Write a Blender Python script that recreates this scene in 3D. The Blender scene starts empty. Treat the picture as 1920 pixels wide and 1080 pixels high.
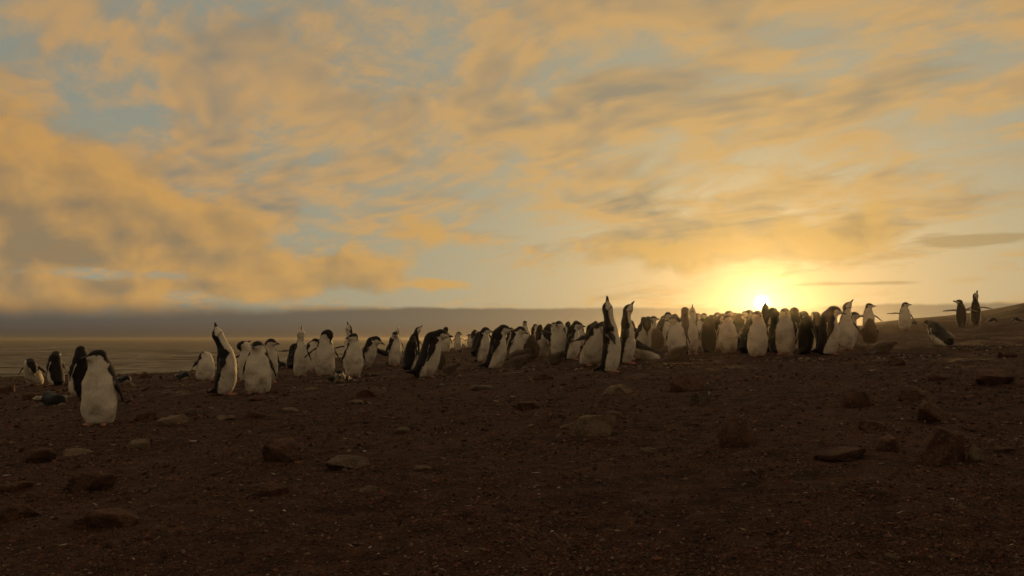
import bpy, math, random
import numpy as np
from mathutils import Vector

# ------------------------------------------------------------------ camera, sky, sun, exposure
scene = bpy.context.scene
col = scene.collection
F_PX = 1500.0                        # focal length in photo pixels (1920 wide)
PITCH = math.radians(3.62)
CAM_Z = 0.55
SUN_AZ = math.radians(17.35)         # east of the view axis (+Y)
SUN_EL = math.radians(2.45)
SUN_DIR = Vector((math.sin(SUN_AZ) * math.cos(SUN_EL), math.cos(SUN_AZ) * math.cos(SUN_EL), math.sin(SUN_EL)))

cam_data = bpy.data.cameras.new('camera')
cam_data.sensor_width = 36.0
cam_data.lens = 36.0 * F_PX / 1920.0
cam_data.clip_start = 0.05
cam_data.clip_end = 60000.0
camera = bpy.data.objects.new('camera', cam_data)
camera.location = (0, 0, CAM_Z)
camera.rotation_euler = (math.radians(90) + PITCH, 0, 0)
col.objects.link(camera)
scene.camera = camera

scene.view_settings.view_transform = 'Standard'
scene.view_settings.look = 'None'
scene.view_settings.exposure = 0.12
scene.view_settings.gamma = 1.0
scene.cycles.use_denoising = True
scene.cycles.use_adaptive_sampling = True
scene.cycles.adaptive_threshold = 0.01
scene.cycles.adaptive_min_samples = 12
scene.cycles.max_bounces = 6
scene.cycles.diffuse_bounces = 3
scene.cycles.glossy_bounces = 3
scene.cycles.volume_bounces = 0
scene.cycles.sample_clamp_indirect = 4.0

sun_data = bpy.data.lights.new('sun', 'SUN')
sun_data.energy = 2.0
sun_data.angle = math.radians(0.6)
sun_data.color = (1.0, 0.58, 0.20)
sun = bpy.data.objects.new('sun', sun_data)
sun.rotation_euler = (-SUN_DIR).to_track_quat('-Z', 'Y').to_euler()
sun.location = (10, 30, 12)
col.objects.link(sun)


def px_dir(px, py):
    """World direction through a photo pixel."""
    x, y = (px - 960.0) / F_PX, (540.0 - py) / F_PX
    c, s = math.cos(PITCH), math.sin(PITCH)
    return Vector((x, c - y * s, s + y * c))


def px_azel(px, py):
    d = px_dir(px, py).normalized()
    return math.atan2(d.x, d.y), math.asin(d.z)


class NT:
    """Small helper to write node trees as expressions."""
    def __init__(self, tree):
        self.t = tree
        self.n = tree.nodes
        self.l = tree.links

    def node(self, kind, **kw):
        nd = self.n.new(kind)
        for k, v in kw.items():
            setattr(nd, k, v)
        return nd

    def put(self, sock, v):
        if isinstance(v, bpy.types.NodeSocket):
            self.l.new(v, sock)
        elif isinstance(v, (tuple, list)) and sock.type == 'RGBA' and len(v) == 3:
            sock.default_value = (*v, 1.0)
        else:
            sock.default_value = v

    def m(self, op, a, b=0.0, c=None, clamp=False):
        nd = self.node('ShaderNodeMath', operation=op, use_clamp=clamp)
        self.put(nd.inputs[0], a)
        self.put(nd.inputs[1], b)
        if c is not None:
            self.put(nd.inputs[2], c)
        return nd.outputs[0]

    def add(self, a, b): return self.m('ADD', a, b)
    def sub(self, a, b): return self.m('SUBTRACT', a, b)
    def mul(self, a, b): return self.m('MULTIPLY', a, b)

    def v(self, op, a, b=(0, 0, 0), scale=None):
        nd = self.node('ShaderNodeVectorMath', operation=op)
        self.put(nd.inputs[0], a)
        if op != 'SCALE':
            self.put(nd.inputs[1], b)
        else:
            self.put(nd.inputs['Scale'], scale)
        return nd.outputs['Value'] if op in ('DOT_PRODUCT', 'LENGTH', 'DISTANCE') else nd.outputs['Vector']

    def xyz(self, x, y, z):
        nd = self.node('ShaderNodeCombineXYZ')
        for i, q in enumerate((x, y, z)):
            self.put(nd.inputs[i], q)
        return nd.outputs[0]

    def step(self, x, lo, hi, a=0.0, b=1.0):
        nd = self.node('ShaderNodeMapRange', interpolation_type='SMOOTHSTEP')
        for i, q in enumerate((x, lo, hi, a, b)):
            self.put(nd.inputs[i], q)
        return nd.outputs[0]

    def lin(self, x, lo, hi, a=0.0, b=1.0):
        nd = self.node('ShaderNodeMapRange')
        for i, q in enumerate((x, lo, hi, a, b)):
            self.put(nd.inputs[i], q)
        return nd.outputs[0]

    def mix(self, f, a, b, mode='MIX'):
        nd = self.node('ShaderNodeMix', data_type='RGBA', blend_type=mode)
        self.put(nd.inputs[0], f)
        self.put(nd.inputs[6], a)
        self.put(nd.inputs[7], b)
        return nd.outputs[2]

    def noise(self, vec, scale, detail=4, rough=0.5, dist=0.0, lac=2.0, color=False, dims='2D'):
        nd = self.node('ShaderNodeTexNoise', noise_dimensions=dims)
        self.put(nd.inputs['Vector'], vec)
        nd.inputs['Scale'].default_value = scale
        nd.inputs['Detail'].default_value = detail
        nd.inputs['Roughness'].default_value = rough
        nd.inputs['Lacunarity'].default_value = lac
        nd.inputs['Distortion'].default_value = dist
        return nd.outputs['Color'] if color else nd.outputs['Fac']

# ------------------------------------------------------------------ the sky (world)
def build_sky():
    w = bpy.data.worlds.new('World')
    scene.world = w
    w.use_nodes = True
    t = w.node_tree
    t.nodes.clear()
    N = NT(t)
    dirv = N.v('NORMALIZE', N.node('ShaderNodeTexCoord').outputs['Generated'])
    sep = N.node('ShaderNodeSeparateXYZ')
    N.put(sep.inputs[0], dirv)
    x, y, z = sep.outputs
    az = N.m('ARCTAN2', x, y)
    el = N.m('ARCSINE', z)
    cosang = N.v('DOT_PRODUCT', dirv, tuple(SUN_DIR))
    ang = N.mul(N.m('ARCCOSINE', N.m('MINIMUM', cosang, 1.0)), 180 / math.pi)      # degrees from the sun

    # clear air: physical sky
    sky = N.node('ShaderNodeTexSky', sky_type='NISHITA')
    sky.sun_disc = False
    sky.sun_elevation = SUN_EL
    sky.sun_rotation = SUN_AZ
    sky.altitude = 10
    sky.air_density = 1.0
    sky.dust_density = 2.5
    sky.ozone_density = 1.5
    clear = N.v('SCALE', sky.outputs[0], scale=SKY_STRENGTH)

    # wide glow of low sun in thin high haze
    near = N.m('EXPONENT', N.mul(ang, -1 / 24.0))
    near_c = N.m('EXPONENT', N.mul(ang, -1 / 13.0))
    warm = N.mix(near_c, (0.268, 0.275, 0.220), (0.62, 0.52, 0.27))
    clear = N.mix(0.80, clear, warm)
    horizon_glow = N.m('EXPONENT', N.mul(N.m('MAXIMUM', el, 0.0), -1 / 0.13))
    clear = N.mix(N.mul(horizon_glow, 0.55), clear, N.mix(near_c, (0.39, 0.345, 0.22), (0.62, 0.47, 0.20)))

    # cloud plane coordinates
    zz = N.add(N.m('MAXIMUM', z, 0.0), 0.20)
    px_, py_ = N.m('DIVIDE', x, zz), N.m('DIVIDE', y, zz)
    # cloud streets run from ahead to behind-right: stretch the pattern along that heading
    ca, sa = math.cos(CLOUD_HEADING), math.sin(CLOUD_HEADING)
    p = N.xyz(N.add(N.mul(px_, ca * 1.25), N.mul(py_, -sa * 1.25)), N.add(N.mul(px_, sa * 0.72), N.mul(py_, ca * 0.72)), 0.0)
    warp = N.v('SUBTRACT', N.noise(p, 1.7, 2, 0.5, color=True), (0.5, 0.5, 0.5))
    pw = N.v('ADD', p, N.v('SCALE', warp, scale=0.26))

    q2 = N.xyz(az, el, 0.0)

    def blobs(rows):
        """Sum of soft elliptical weights, four nodes each."""
        s = 0.0
        for px, py, wpx, hpx, amp in rows:
            a, e = px_azel(px, py)
            nd = N.node('ShaderNodeVectorMath', operation='MULTIPLY_ADD')
            N.put(nd.inputs[0], q2)
            nd.inputs[1].default_value = (F_PX / wpx, F_PX / hpx, 0)
            nd.inputs[2].default_value = (-a * F_PX / wpx, -e * F_PX / hpx, 0)
            r2 = N.v('DOT_PRODUCT', nd.outputs[0], nd.outputs[0])
            s = N.m('MULTIPLY_ADD', N.m('POWER', 0.36788, r2), amp, s)
        return s

    AZ_LO, AZ_HI, EL_LO, EL_HI = -0.80, 0.80, -0.02, 0.50
    az_s = np.linspace(AZ_LO, AZ_HI, 32)
    el_s = EL_LO + (EL_HI - EL_LO) * np.linspace(0, 1, 32) ** 1.7
    az_t = N.lin(az, AZ_LO, AZ_HI)
    el_t = N.lin(el, EL_LO, EL_HI)

    def ramp(fac, pos, rgb):
        nd = N.node('ShaderNodeValToRGB')
        cr = nd.color_ramp
        cr.interpolation = 'B_SPLINE'
        lo, hi = rgb.min(), rgb.max()
        while len(cr.elements) < len(pos):
            cr.elements.new(0.5)
        for e, q, c in zip(cr.elements, sorted(pos), rgb):
            e.position = q
            e.color = (*((c - lo) / (hi - lo)), 1)
        N.put(nd.inputs[0], fac)
        md = N.node('ShaderNodeVectorMath', operation='MULTIPLY_ADD')
        N.put(md.inputs[0], nd.outputs[0])
        md.inputs[1].default_value = (hi - lo,) * 3
        md.inputs[2].default_value = (lo,) * 3
        return md.outputs[0]

    def broad(rows, rank=3):
        """Broad weight over the sky as a few products of (azimuth curve) x (elevation curve)."""
        M = np.zeros((32, 32))
        for px, py, wpx, hpx, amp in rows:
            a, e = px_azel(px, py)
            M += amp * np.exp(-((az_s[:, None] - a) * F_PX / wpx) ** 2 - ((el_s[None] - e) * F_PX / hpx) ** 2)
        M[0] = M[-1] = 0
        U, S, V = np.linalg.svd(M)
        out = None
        for k in range(0, rank, 3):
            fa = ramp(az_t, (az_s - AZ_LO) / (AZ_HI - AZ_LO), U[:, k:k + 3] * np.sqrt(S[k:k + 3]))
            fe = ramp(el_t, (el_s - EL_LO) / (EL_HI - EL_LO), (V[k:k + 3].T) * np.sqrt(S[k:k + 3]))
            d = N.v('DOT_PRODUCT', fa, fe)
            out = d if out is None else N.add(out, d)
        return out

    # high broken sheet
    n1 = N.noise(pw, 2.5, 7, 0.57)
    n1s = N.noise(N.v('ADD', pw, (0.05 * math.sin(SUN_AZ), 0.05 * math.cos(SUN_AZ), 0)), 2.5, 3, 0.57)
    streak_p = N.v('MULTIPLY', pw, (0.8, 1.15, 1.0))
    n2 = N.noise(streak_p, 8.5, 5, 0.62)
    mask1 = broad([(a, b, c, d, e * (0.5 if e > 0 else 0.8)) for a, b, c, d, e in HIGH_BLOBS], 6)
    d1 = N.add(N.add(n1, N.mul(N.sub(n2, 0.5), 0.50)), mask1)
    cover1 = N.step(d1, 0.29, 0.64)
    thick1 = N.step(d1, 0.50, 0.78)
    relief1 = N.mul(N.sub(n1, n1s), 4.6)

    # low cumulus on the left and small ones over the bank
    q = N.xyz(az, N.mul(el, 1.35), 0.0)
    qwarp = N.v('SUBTRACT', N.noise(q, 9.0, 2, 0.5, color=True), (0.5, 0.5, 0.5))
    qw = N.v('ADD', q, N.v('SCALE', qwarp, scale=0.035))
    c1 = N.noise(qw, 11.0, 6, 0.52)
    c1s = N.noise(N.v('ADD', qw, (0.018, 0.022, 0)), 11.0, 4, 0.5)
    mask2 = N.add(broad([r for r in LOW_BLOBS if r[3] > 25], 6), blobs([r for r in LOW_BLOBS if r[3] <= 25]))
    low_fade = N.step(el, 0.02, 0.30, 1.0, 0.0)
    d2 = N.add(N.add(N.mul(N.sub(c1, 0.5), 1.05), mask2), 0.0)
    cover2 = N.mul(N.step(d2, 0.20, 0.52), 0.90)
    relief2 = N.mul(N.sub(c1, c1s), 2.6)
    thick2 = N.step(d2, 0.45, 1.0)

    gold = N.mix(near, (0.470, 0.270, 0.108), (0.70, 0.430, 0.145))
    shade = N.mix(near, (0.215, 0.184, 0.140), (0.39, 0.295, 0.155))
    lit1 = N.m('ADD', N.sub(N.add(0.84, relief1), N.mul(thick1, 0.55)), N.mul(N.sub(n2, 0.5), 1.1), clamp=True)
    cloud1 = N.mix(lit1, shade, gold)
    sky1 = N.mix(N.mul(cover1, 0.88), clear, cloud1)

    gold2 = N.mix(near, (0.480, 0.256, 0.080), (0.72, 0.445, 0.135))
    shade2 = N.mix(near, (0.225, 0.160, 0.092), (0.43, 0.29, 0.12))
    under = broad(UNDER_BLOBS, 3)
    lit2 = N.m('SUBTRACT', N.sub(N.add(0.86, relief2), N.mul(thick2, 0.30)), under, clamp=True)
    cloud2 = N.mix(lit2, shade2, gold2)
    sky2 = N.mix(cover2, sky1, cloud2)

    # thin grey bars low on the right
    bars = N.add(N.mul(N.sub(N.noise(N.v('MULTIPLY', q, (1.0, 6.0, 1)), 14.0, 2, 0.5), 0.5), 0.8), blobs(BAR_BLOBS))
    sky3 = N.mix(N.mul(N.step(bars, 0.25, 0.6), 0.75), sky2, N.mix(near, (0.26, 0.19, 0.11), (0.50, 0.33, 0.12)))

    # fog bank lying on the sea
    edge_n = N.mul(N.sub(N.noise(N.xyz(N.mul(az, 1.0), 0.0, 3.0), 12.0, 4, 0.6), 0.5), 0.010)
    top = N.add(px_azel(960, 577)[1], edge_n)
    soft = N.step(az, px_azel(150, 577)[0], px_azel(850, 577)[0], 0.020, 0.0028)
    bankf = N.step(N.m('DIVIDE', N.sub(top, el), soft), -0.6, 1.0)
    bank_near = N.m('EXPONENT', N.mul(ang, -1 / 15.0))
    bank_col = N.mix(bank_near, (0.080, 0.072, 0.061), (0.52, 0.35, 0.15))
    bank_low = N.mix(bank_near, (0.056, 0.043, 0.031), (0.50, 0.28, 0.09))
    bank_shade = N.step(el, -0.002, 0.026)
    bank = N.mix(bank_shade, bank_low, bank_col)
    sky4 = N.mix(bankf, sky3, bank)

    # clouds and air dim away from the sun
    dim = N.step(ang, 38.0, 125.0, 1.0, 0.72)
    sky4 = N.v('SCALE', sky4, scale=dim)

    # aureole and disc of the sun itself
    aur = N.add(N.mul(N.m('EXPONENT', N.mul(ang, -1 / 0.9)), 1.3), N.mul(N.m('EXPONENT', N.mul(ang, -1 / 4.5)), 0.04))
    final = N.v('ADD', sky4, N.v('MULTIPLY', N.xyz(aur, aur, aur), (1.0, 0.80, 0.36)))
    disc = N.mul(N.step(ang, 0.12, 0.55, 1.0, 0.0), 14.0)
    final = N.v('ADD', final, N.v('MULTIPLY', N.xyz(disc, disc, disc), (1.0, 0.9, 0.62)))

    bg = N.node('ShaderNodeBackground')
    N.put(bg.inputs['Color'], final)
    bg.inputs['Strength'].default_value = 1.0
    out = N.node('ShaderNodeOutputWorld')
    t.links.new(bg.outputs[0], out.inputs['Surface'])
    w.cycles.sampling_method = 'MANUAL'
    w.cycles.sample_map_resolution = 512


SKY_STRENGTH = 0.10
CLOUD_HEADING = math.radians(-42)
# px, py, width, height, amount  (directions, given by where they stand in the sky)
HIGH_BLOBS = [
    (1120, 230, 330, 190, 0.13), (1450, 330, 170, 230, 0.12), (1640, 190, 260, 90, 0.13), (1750, 30, 200, 90, 0.08),
    (700, 60, 300, 90, 0.10), (150, 90, 220, 90, 0.10), (900, 300, 200, 120, 0.08),
    (560, 300, 230, 110, 0.10), (260, 240, 110, 45, -0.15), (480, 90, 60, 40, -0.10),
    (1830, 340, 150, 130, -0.22), (1240, 100, 110, 40, -0.16), (900, 460, 220, 70, -0.20), (1000, 540, 600, 60, -0.32),
    (1700, 540, 300, 50, -0.25), (1350, 420, 200, 60, 0.14), (1600, 420, 150, 60, 0.12), (60, 60, 120, 60, -0.06),
]
LOW_BLOBS = [
    (-60, 330, 170, 150, 0.65), (90, 430, 200, 110, 0.68), (270, 500, 200, 62, 0.66), (560, 515, 150, 50, 0.62),
    (690, 510, 60, 32, 0.42), (770, 415, 85, 45, 0.58), (860, 445, 60, 20, 0.25), (830, 533, 58, 12, 0.55), (1050, 490, 75, 32, 0.42),
    (1195, 488, 65, 36, 0.40), (1340, 450, 110, 60, 0.42), (200, 270, 70, 40, 0.42), (400, 420, 90, 45, 0.45), (60, 550, 120, 16, 0.42), (330, 556, 90, 16, -0.30),
    (1540, 450, 120, 45, 0.44), (1660, 445, 80, 36, 0.40), (1820, 525, 40, 14, 0.45), (1880, 365, 80, 36, 0.42),
    (190, 512, 170, 16, -0.75), (560, 440, 60, 30, -0.2),
]
UNDER_BLOBS = [(60, 470, 160, 55, 0.55), (300, 530, 260, 28, 0.45), (600, 545, 160, 16, 0.25), (180, 270, 80, 45, 0.4), (1060, 520, 90, 15, 0.15)]
BAR_BLOBS = [(1830, 452, 110, 12, 0.75), (1760, 447, 60, 10, 0.35), (1600, 532, 120, 5, 0.6), (1490, 545, 50, 4, 0.3)]
build_sky()

# ------------------------------------------------------------------ mesh helpers
def mesh_obj(name, verts, faces, mat=None, parent=None, smooth=True, colors=None, link=True):
    me = bpy.data.meshes.new(name)
    verts = np.asarray(verts, dtype=np.float32)
    faces = np.asarray(faces, dtype=np.int32)
    fill_mesh(me, verts, faces, smooth)
    if colors is not None:
        at = me.color_attributes.new('Col', 'FLOAT_COLOR', 'POINT')
        c = np.ones((len(verts), 4), dtype=np.float32)
        c[:, :3] = colors
        at.data.foreach_set('color', c.ravel())
    if mat:
        me.materials.append(mat)
    ob = bpy.data.objects.new(name, me)
    if link:
        col.objects.link(ob)
    if parent:
        ob.parent = parent
    return ob


def fill_mesh(me, verts, faces, smooth=True):
    nf, k = faces.shape
    me.vertices.add(len(verts))
    me.vertices.foreach_set('co', verts.ravel())
    me.loops.add(nf * k)
    me.loops.foreach_set('vertex_index', faces.ravel())
    me.polygons.add(nf)
    me.polygons.foreach_set('loop_start', np.arange(0, nf * k, k, dtype=np.int32))
    me.polygons.foreach_set('loop_total', np.full(nf, k, dtype=np.int32))
    me.polygons.foreach_set('use_smooth', np.full(nf, smooth, dtype=bool))
    me.update(calc_edges=True)


def smooth01(x, lo, hi):
    t = np.clip((x - lo) / (hi - lo), 0, 1)
    return t * t * (3 - 2 * t)


_perm = np.random.RandomState(7).permutation(512).astype(np.int64)


def _hash(i, j, k):
    return _perm[(_perm[(_perm[i & 511] + j) & 511] + k) & 511] / 511.0


def vnoise(p):
    """Value noise in 0..1 for an (n,3) array."""
    p = np.asarray(p, dtype=np.float64)
    i = np.floor(p).astype(np.int64)
    f = p - i
    f = f * f * (3 - 2 * f)
    r = 0
    for dx in (0, 1):
        wx = f[:, 0] if dx else 1 - f[:, 0]
        for dy in (0, 1):
            wy = f[:, 1] if dy else 1 - f[:, 1]
            for dz in (0, 1):
                wz = f[:, 2] if dz else 1 - f[:, 2]
                r = r + wx * wy * wz * _hash(i[:, 0] + dx, i[:, 1] + dy, i[:, 2] + dz)
    return r


def fbm(p, octaves=4, gain=0.5):
    a, s, r = 1.0, 0.0, 0.0
    p = np.asarray(p, dtype=np.float64)
    for o in range(octaves):
        r = r + a * (vnoise(p * (2.0 ** o) + 17.3 * o) - 0.5)
        s += a
        a *= gain
    return r / s


def principled(name, rough=0.8, base=(0.5, 0.5, 0.5), spec=0.3):
    mt = bpy.data.materials.new(name)
    mt.use_nodes = True
    N = NT(mt.node_tree)
    b = N.n['Principled BSDF']
    b.inputs['Roughness'].default_value = rough
    b.inputs['Base Color'].default_value = (*base, 1)
    b.inputs['Specular IOR Level'].default_value = spec
    return mt, N, b


def add_bump(N, b, height, strength, dist):
    bp = N.node('ShaderNodeBump')
    bp.inputs['Strength'].default_value = strength
    bp.inputs['Distance'].default_value = dist
    N.put(bp.inputs['Height'], height)
    N.l.new(bp.outputs[0], b.inputs['Normal'])


def tag(ob, label=None, cat=None, group=None, kind=None):
    if label: ob['label'] = label
    if cat: ob['category'] = cat
    if group: ob['group'] = group
    if kind: ob['kind'] = kind
    return ob

# ------------------------------------------------------------------ ground, hill, sea
SX, SY = 0.058, 0.012
CREST_U = [-2.0, -0.80, -0.64, -0.44, -0.30, -0.17, 0.0, 0.20, 0.46, 0.64, 0.9, 2.0]
CREST_Y = [20.0, 24.0, 24.0, 18.5, 19.0, 27.0, 31.0, 32.0, 25.5, 24.5, 26.0, 30.0]
SEA_Z = -4.0


def ground_z(x, y, fine=True):
    x = np.atleast_1d(np.asarray(x, dtype=float))
    y = np.atleast_1d(np.asarray(y, dtype=float))
    z = SX * x + SY * y
    # soft swells and trampled hollows
    p2 = np.stack([x, y, np.zeros_like(x)], 1)
    near = smooth01(np.hypot(x, y), 1.0, 4.0)
    z = z + fbm(p2 * 0.55 + 5.2, 3) * 0.075 * (0.35 + 0.65 * near)
    if fine:
        z = z + fbm(p2 * 3.1 + 1.7, 3) * 0.032 + fbm(p2 * 13.0 + 9.1, 3, 0.6) * 0.020
    yc = np.interp(np.where(y > 1, x / np.maximum(y, 1), 0), CREST_U, CREST_Y)
    over = np.maximum(y - yc, 0)
    z = z - 0.045 * over ** 1.6 * (over > 0)
    z = np.maximum(z, SEA_Z - 1.5)
    return z


def plane_hit(px, py):
    """Where the ray through a photo pixel meets the mean ground plane."""
    d = px_dir(px, py)
    k = (SX * d.x + SY * d.y) - d.z
    t = CAM_Z / k
    return d.x * t, d.y * t


def ground_material(name='scoria'):
    mt, N, b = principled(name, 0.95, spec=0.12)
    oc = N.node('ShaderNodeTexCoord').outputs['Object']
    big = N.noise(oc, 0.9, 4, 0.55, dims='3D')
    mid = N.noise(oc, 9.0, 5, 0.6, dims='3D')
    grit = N.noise(oc, 70.0, 4, 0.65, dims='3D')
    c = N.mix(N.step(mid, 0.35, 0.68), (0.029, 0.0135, 0.0098), (0.082, 0.039, 0.0260))
    c = N.mix(N.mul(N.step(big, 0.45, 0.70), 0.45), c, (0.105, 0.050, 0.031))
    c = N.mix(N.step(grit, 0.62, 0.78), c, (0.15, 0.078, 0.052))
    c = N.mix(N.step(grit, 0.42, 0.28), c, (0.010, 0.006, 0.005))
    vor = N.node('ShaderNodeTexVoronoi', feature='F1')
    N.put(vor.inputs['Vector'], oc)
    vor.inputs['Scale'].default_value = 38.0
    speck = N.mul(N.step(vor.outputs['Distance'], 0.16, 0.09), N.m('GREATER_THAN', N.v('DOT_PRODUCT', vor.outputs['Color'], (1, 0, 0)), 0.90))
    c = N.mix(speck, c, (0.30, 0.23, 0.17))
    sepg = N.node('ShaderNodeSeparateXYZ')
    N.put(sepg.inputs[0], oc)
    gu = N.step(N.noise(N.v('MULTIPLY', oc, (1.0, 0.6, 1.0)), 2.6, 5, 0.68, dims='3D'), 0.54, 0.68)
    gu = N.mul(gu, N.step(sepg.outputs[1], 6.0, 10.0, 0.0, 0.75))
    c = N.mix(gu, c, (0.20, 0.140, 0.095))
    N.put(b.inputs['Base Color'], c)
    v2 = N.node('ShaderNodeTexVoronoi', feature='SMOOTH_F1')
    N.put(v2.inputs['Vector'], oc)
    v2.inputs['Scale'].default_value = 55.0
    h = N.add(N.add(grit, N.mul(mid, 1.2)), N.mul(v2.outputs['Distance'], -0.8))
    add_bump(N, b, h, 1.0, 0.018)
    return mt


def build_ground():
    m = ground_material()
    # fan-shaped sheet, fine near the camera and coarser far away, carried far past the crest down to the sea bed
    side = np.geomspace(0.86, 40.0, 40)
    us = np.concatenate([-side[::-1][:-1], np.linspace(-0.86, 0.86, 520), side[1:]])
    r = [0.9]
    while r[-1] < 34:
        r.append(r[-1] + max(0.010, min(0.11, 0.0068 * r[-1] ** 1.05)))
    rows = np.array(r + [36, 39, 43, 48, 55, 65, 80, 110])
    Y, U = np.meshgrid(rows, us, indexing='ij')
    X = U * Y
    z = ground_z(X.ravel(), Y.ravel())
    v = np.stack([X.ravel(), Y.ravel(), z], 1)
    nr, nc = len(rows), len(us)
    i = np.arange(nr - 1)[:, None] * nc + np.arange(nc - 1)[None]
    f = np.stack([i, i + 1, i + nc + 1, i + nc], -1).reshape(-1, 4)
    g = mesh_obj('ground', v, f, m)
    tag(g, kind='structure')
    # the same slope carried on behind the camera
    us2 = np.linspace(-60, 60, 61)
    ys2 = np.linspace(-60, 0.9, 31)
    Y, X = np.meshgrid(ys2, us2, indexing='ij')
    z = ground_z(X.ravel(), Y.ravel(), False) - 0.03
    v = np.stack([X.ravel(), Y.ravel(), z], 1)
    i = np.arange(30)[:, None] * 61 + np.arange(60)[None]
    f = np.stack([i, i + 1, i + 62, i + 61], -1).reshape(-1, 4)
    g2 = mesh_obj('ground', v, f, m)
    tag(g2, kind='structure')
    return g


def build_hill():
    mt, N, b = principled('hill_earth', 0.95, spec=0.1)
    oc = N.node('ShaderNodeTexCoord').outputs['Object']
    n = N.noise(oc, 1.1, 6, 0.65, dims='3D')
    N.put(b.inputs['Base Color'], N.mix(N.step(n, 0.35, 0.7), (0.045, 0.028, 0.018), (0.12, 0.080, 0.040)))
    add_bump(N, b, n, 0.8, 0.2)
    xs = np.linspace(8, 150, 150)
    ys = np.linspace(27, 95, 110)
    Y, X = np.meshgrid(ys, xs, indexing='ij')
    x, y = X.ravel(), Y.ravel()
    u = x / y
    # ridge profile as seen from the colony, crest about 38 m away
    prof = np.interp(u, [0.28, 0.36, 0.42, 0.45, 0.50, 0.555, 0.60, 0.64, 0.70, 0.9, 1.3, 4.0],
                     [-0.060, -0.012, 0.012, 0.020, 0.0255, 0.0295, 0.036, 0.0435, 0.046, 0.046, 0.045, 0.040])
    ridge = 38 + 2 * np.sin(x * 0.09)
    zr = CAM_Z + prof * ridge
    fall = np.where(y < ridge, (np.abs(ridge - y) / 18.0) ** 1.5 * 1.6, (np.abs(y - ridge) / 30.0) ** 1.7 * 4.0)
    z = zr - fall + fbm(np.stack([x, y, 0 * x], 1) * 0.25, 4) * 0.12 + fbm(np.stack([x, y, 0 * x], 1) * 1.8, 3) * 0.05
    v = np.stack([x, y, z], 1)
    nc = 150
    i = np.arange(109)[:, None] * nc + np.arange(nc - 1)[None]
    f = np.stack([i, i + 1, i + nc + 1, i + nc], -1).reshape(-1, 4)
    tag(mesh_obj('hill', v, f, mt), kind='structure')


def build_sea():
    mt = bpy.data.materials.new('sea_water')
    mt.use_nodes = True
    N = NT(mt.node_tree)
    N.n.remove(N.n['Principled BSDF'])
    oc = N.node('ShaderNodeTexCoord').outputs['Object']
    swell = N.noise(N.v('MULTIPLY', oc, (1.3, 1.0, 1)), 0.16, 5, 0.62, 0.3, dims='3D')
    chop = N.noise(N.v('MULTIPLY', oc, (0.6, 1.0, 1)), 0.9, 3, 0.6, dims='3D')
    gust = N.noise(N.v('MULTIPLY', oc, (0.8, 1.0, 1)), 0.03, 4, 0.6, dims='3D')
    bp = N.node('ShaderNodeBump')
    bp.inputs['Strength'].default_value = 1.0
    bp.inputs['Distance'].default_value = 1.0
    N.put(bp.inputs['Height'], N.add(N.mul(swell, 2.6), N.mul(chop, 0.35)))
    body = N.node('ShaderNodeBsdfDiffuse')
    body.inputs['Color'].default_value = (0.032, 0.023, 0.015, 1)
    shine = N.node('ShaderNodeBsdfGlossy')
    shine.inputs['Roughness'].default_value = 0.22
    shine.inputs['Color'].default_value = (0.92, 0.86, 0.76, 1)
    for nd in (body, shine):
        N.l.new(bp.outputs[0], nd.inputs['Normal'])
    mx = N.node('ShaderNodeMixShader')
    N.put(mx.inputs[0], N.step(N.add(N.mul(swell, 0.6), N.mul(gust, 0.4)), 0.36, 0.62, 0.05, 0.30))
    N.l.new(body.outputs[0], mx.inputs[1])
    N.l.new(shine.outputs[0], mx.inputs[2])
    N.l.new(mx.outputs[0], N.n['Material Output'].inputs['Surface'])
    s = mesh_obj('sea', [(-30000, -2000, SEA_Z), (30000, -2000, SEA_Z), (30000, 45000, SEA_Z), (-30000, 45000, SEA_Z)], [(0, 1, 2, 3)], mt)
    tag(s, kind='structure')


ground = build_ground()
build_hill()
build_sea()

# ------------------------------------------------------------------ penguins
def feather_material():
    mt, N, b = principled('plumage', 0.66, spec=0.14)
    at = N.node('ShaderNodeVertexColor', layer_name='Col')
    oc = N.node('ShaderNodeTexCoord').outputs['Object']
    rnd = N.node('ShaderNodeObjectInfo').outputs['Random']
    off = N.v('ADD', oc, N.xyz(N.mul(rnd, 37.0), N.mul(rnd, 11.0), 0))
    sep = N.node('ShaderNodeSeparateXYZ')
    N.put(sep.inputs[0], oc)
    # guano and mud stains on the belly feathers
    st = N.step(N.noise(off, 8.0, 5, 0.62, dims='3D'), 0.44, 0.70)
    low = N.step(sep.outputs[2], 0.02, 0.34, 0.80, 0.30)
    c = N.mix(N.mul(st, low), at.outputs[0], (0.22, 0.14, 0.085), 'MIX')
    fine = N.noise(N.v('MULTIPLY', off, (1, 1, 0.4)), 95.0, 4, 0.65, dims='3D')
    c = N.mix(0.6, c, N.mix(fine, (0.42, 0.42, 0.42), (1.25, 1.25, 1.25)), 'MULTIPLY')
    keep = N.mix(N.m('GREATER_THAN', N.v('DOT_PRODUCT', at.outputs[0], (0.33, 0.33, 0.33)), 0.12), at.outputs[0], c)
    N.put(b.inputs['Base Color'], keep)
    b.inputs['Sheen Weight'].default_value = 0.06
    b.inputs['Sheen Roughness'].default_value = 0.4
    h = N.add(fine, N.mul(N.noise(off, 30.0, 2, 0.5, dims='3D'), 0.5))
    add_bump(N, b, h, 0.7, 0.008)
    return mt


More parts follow.
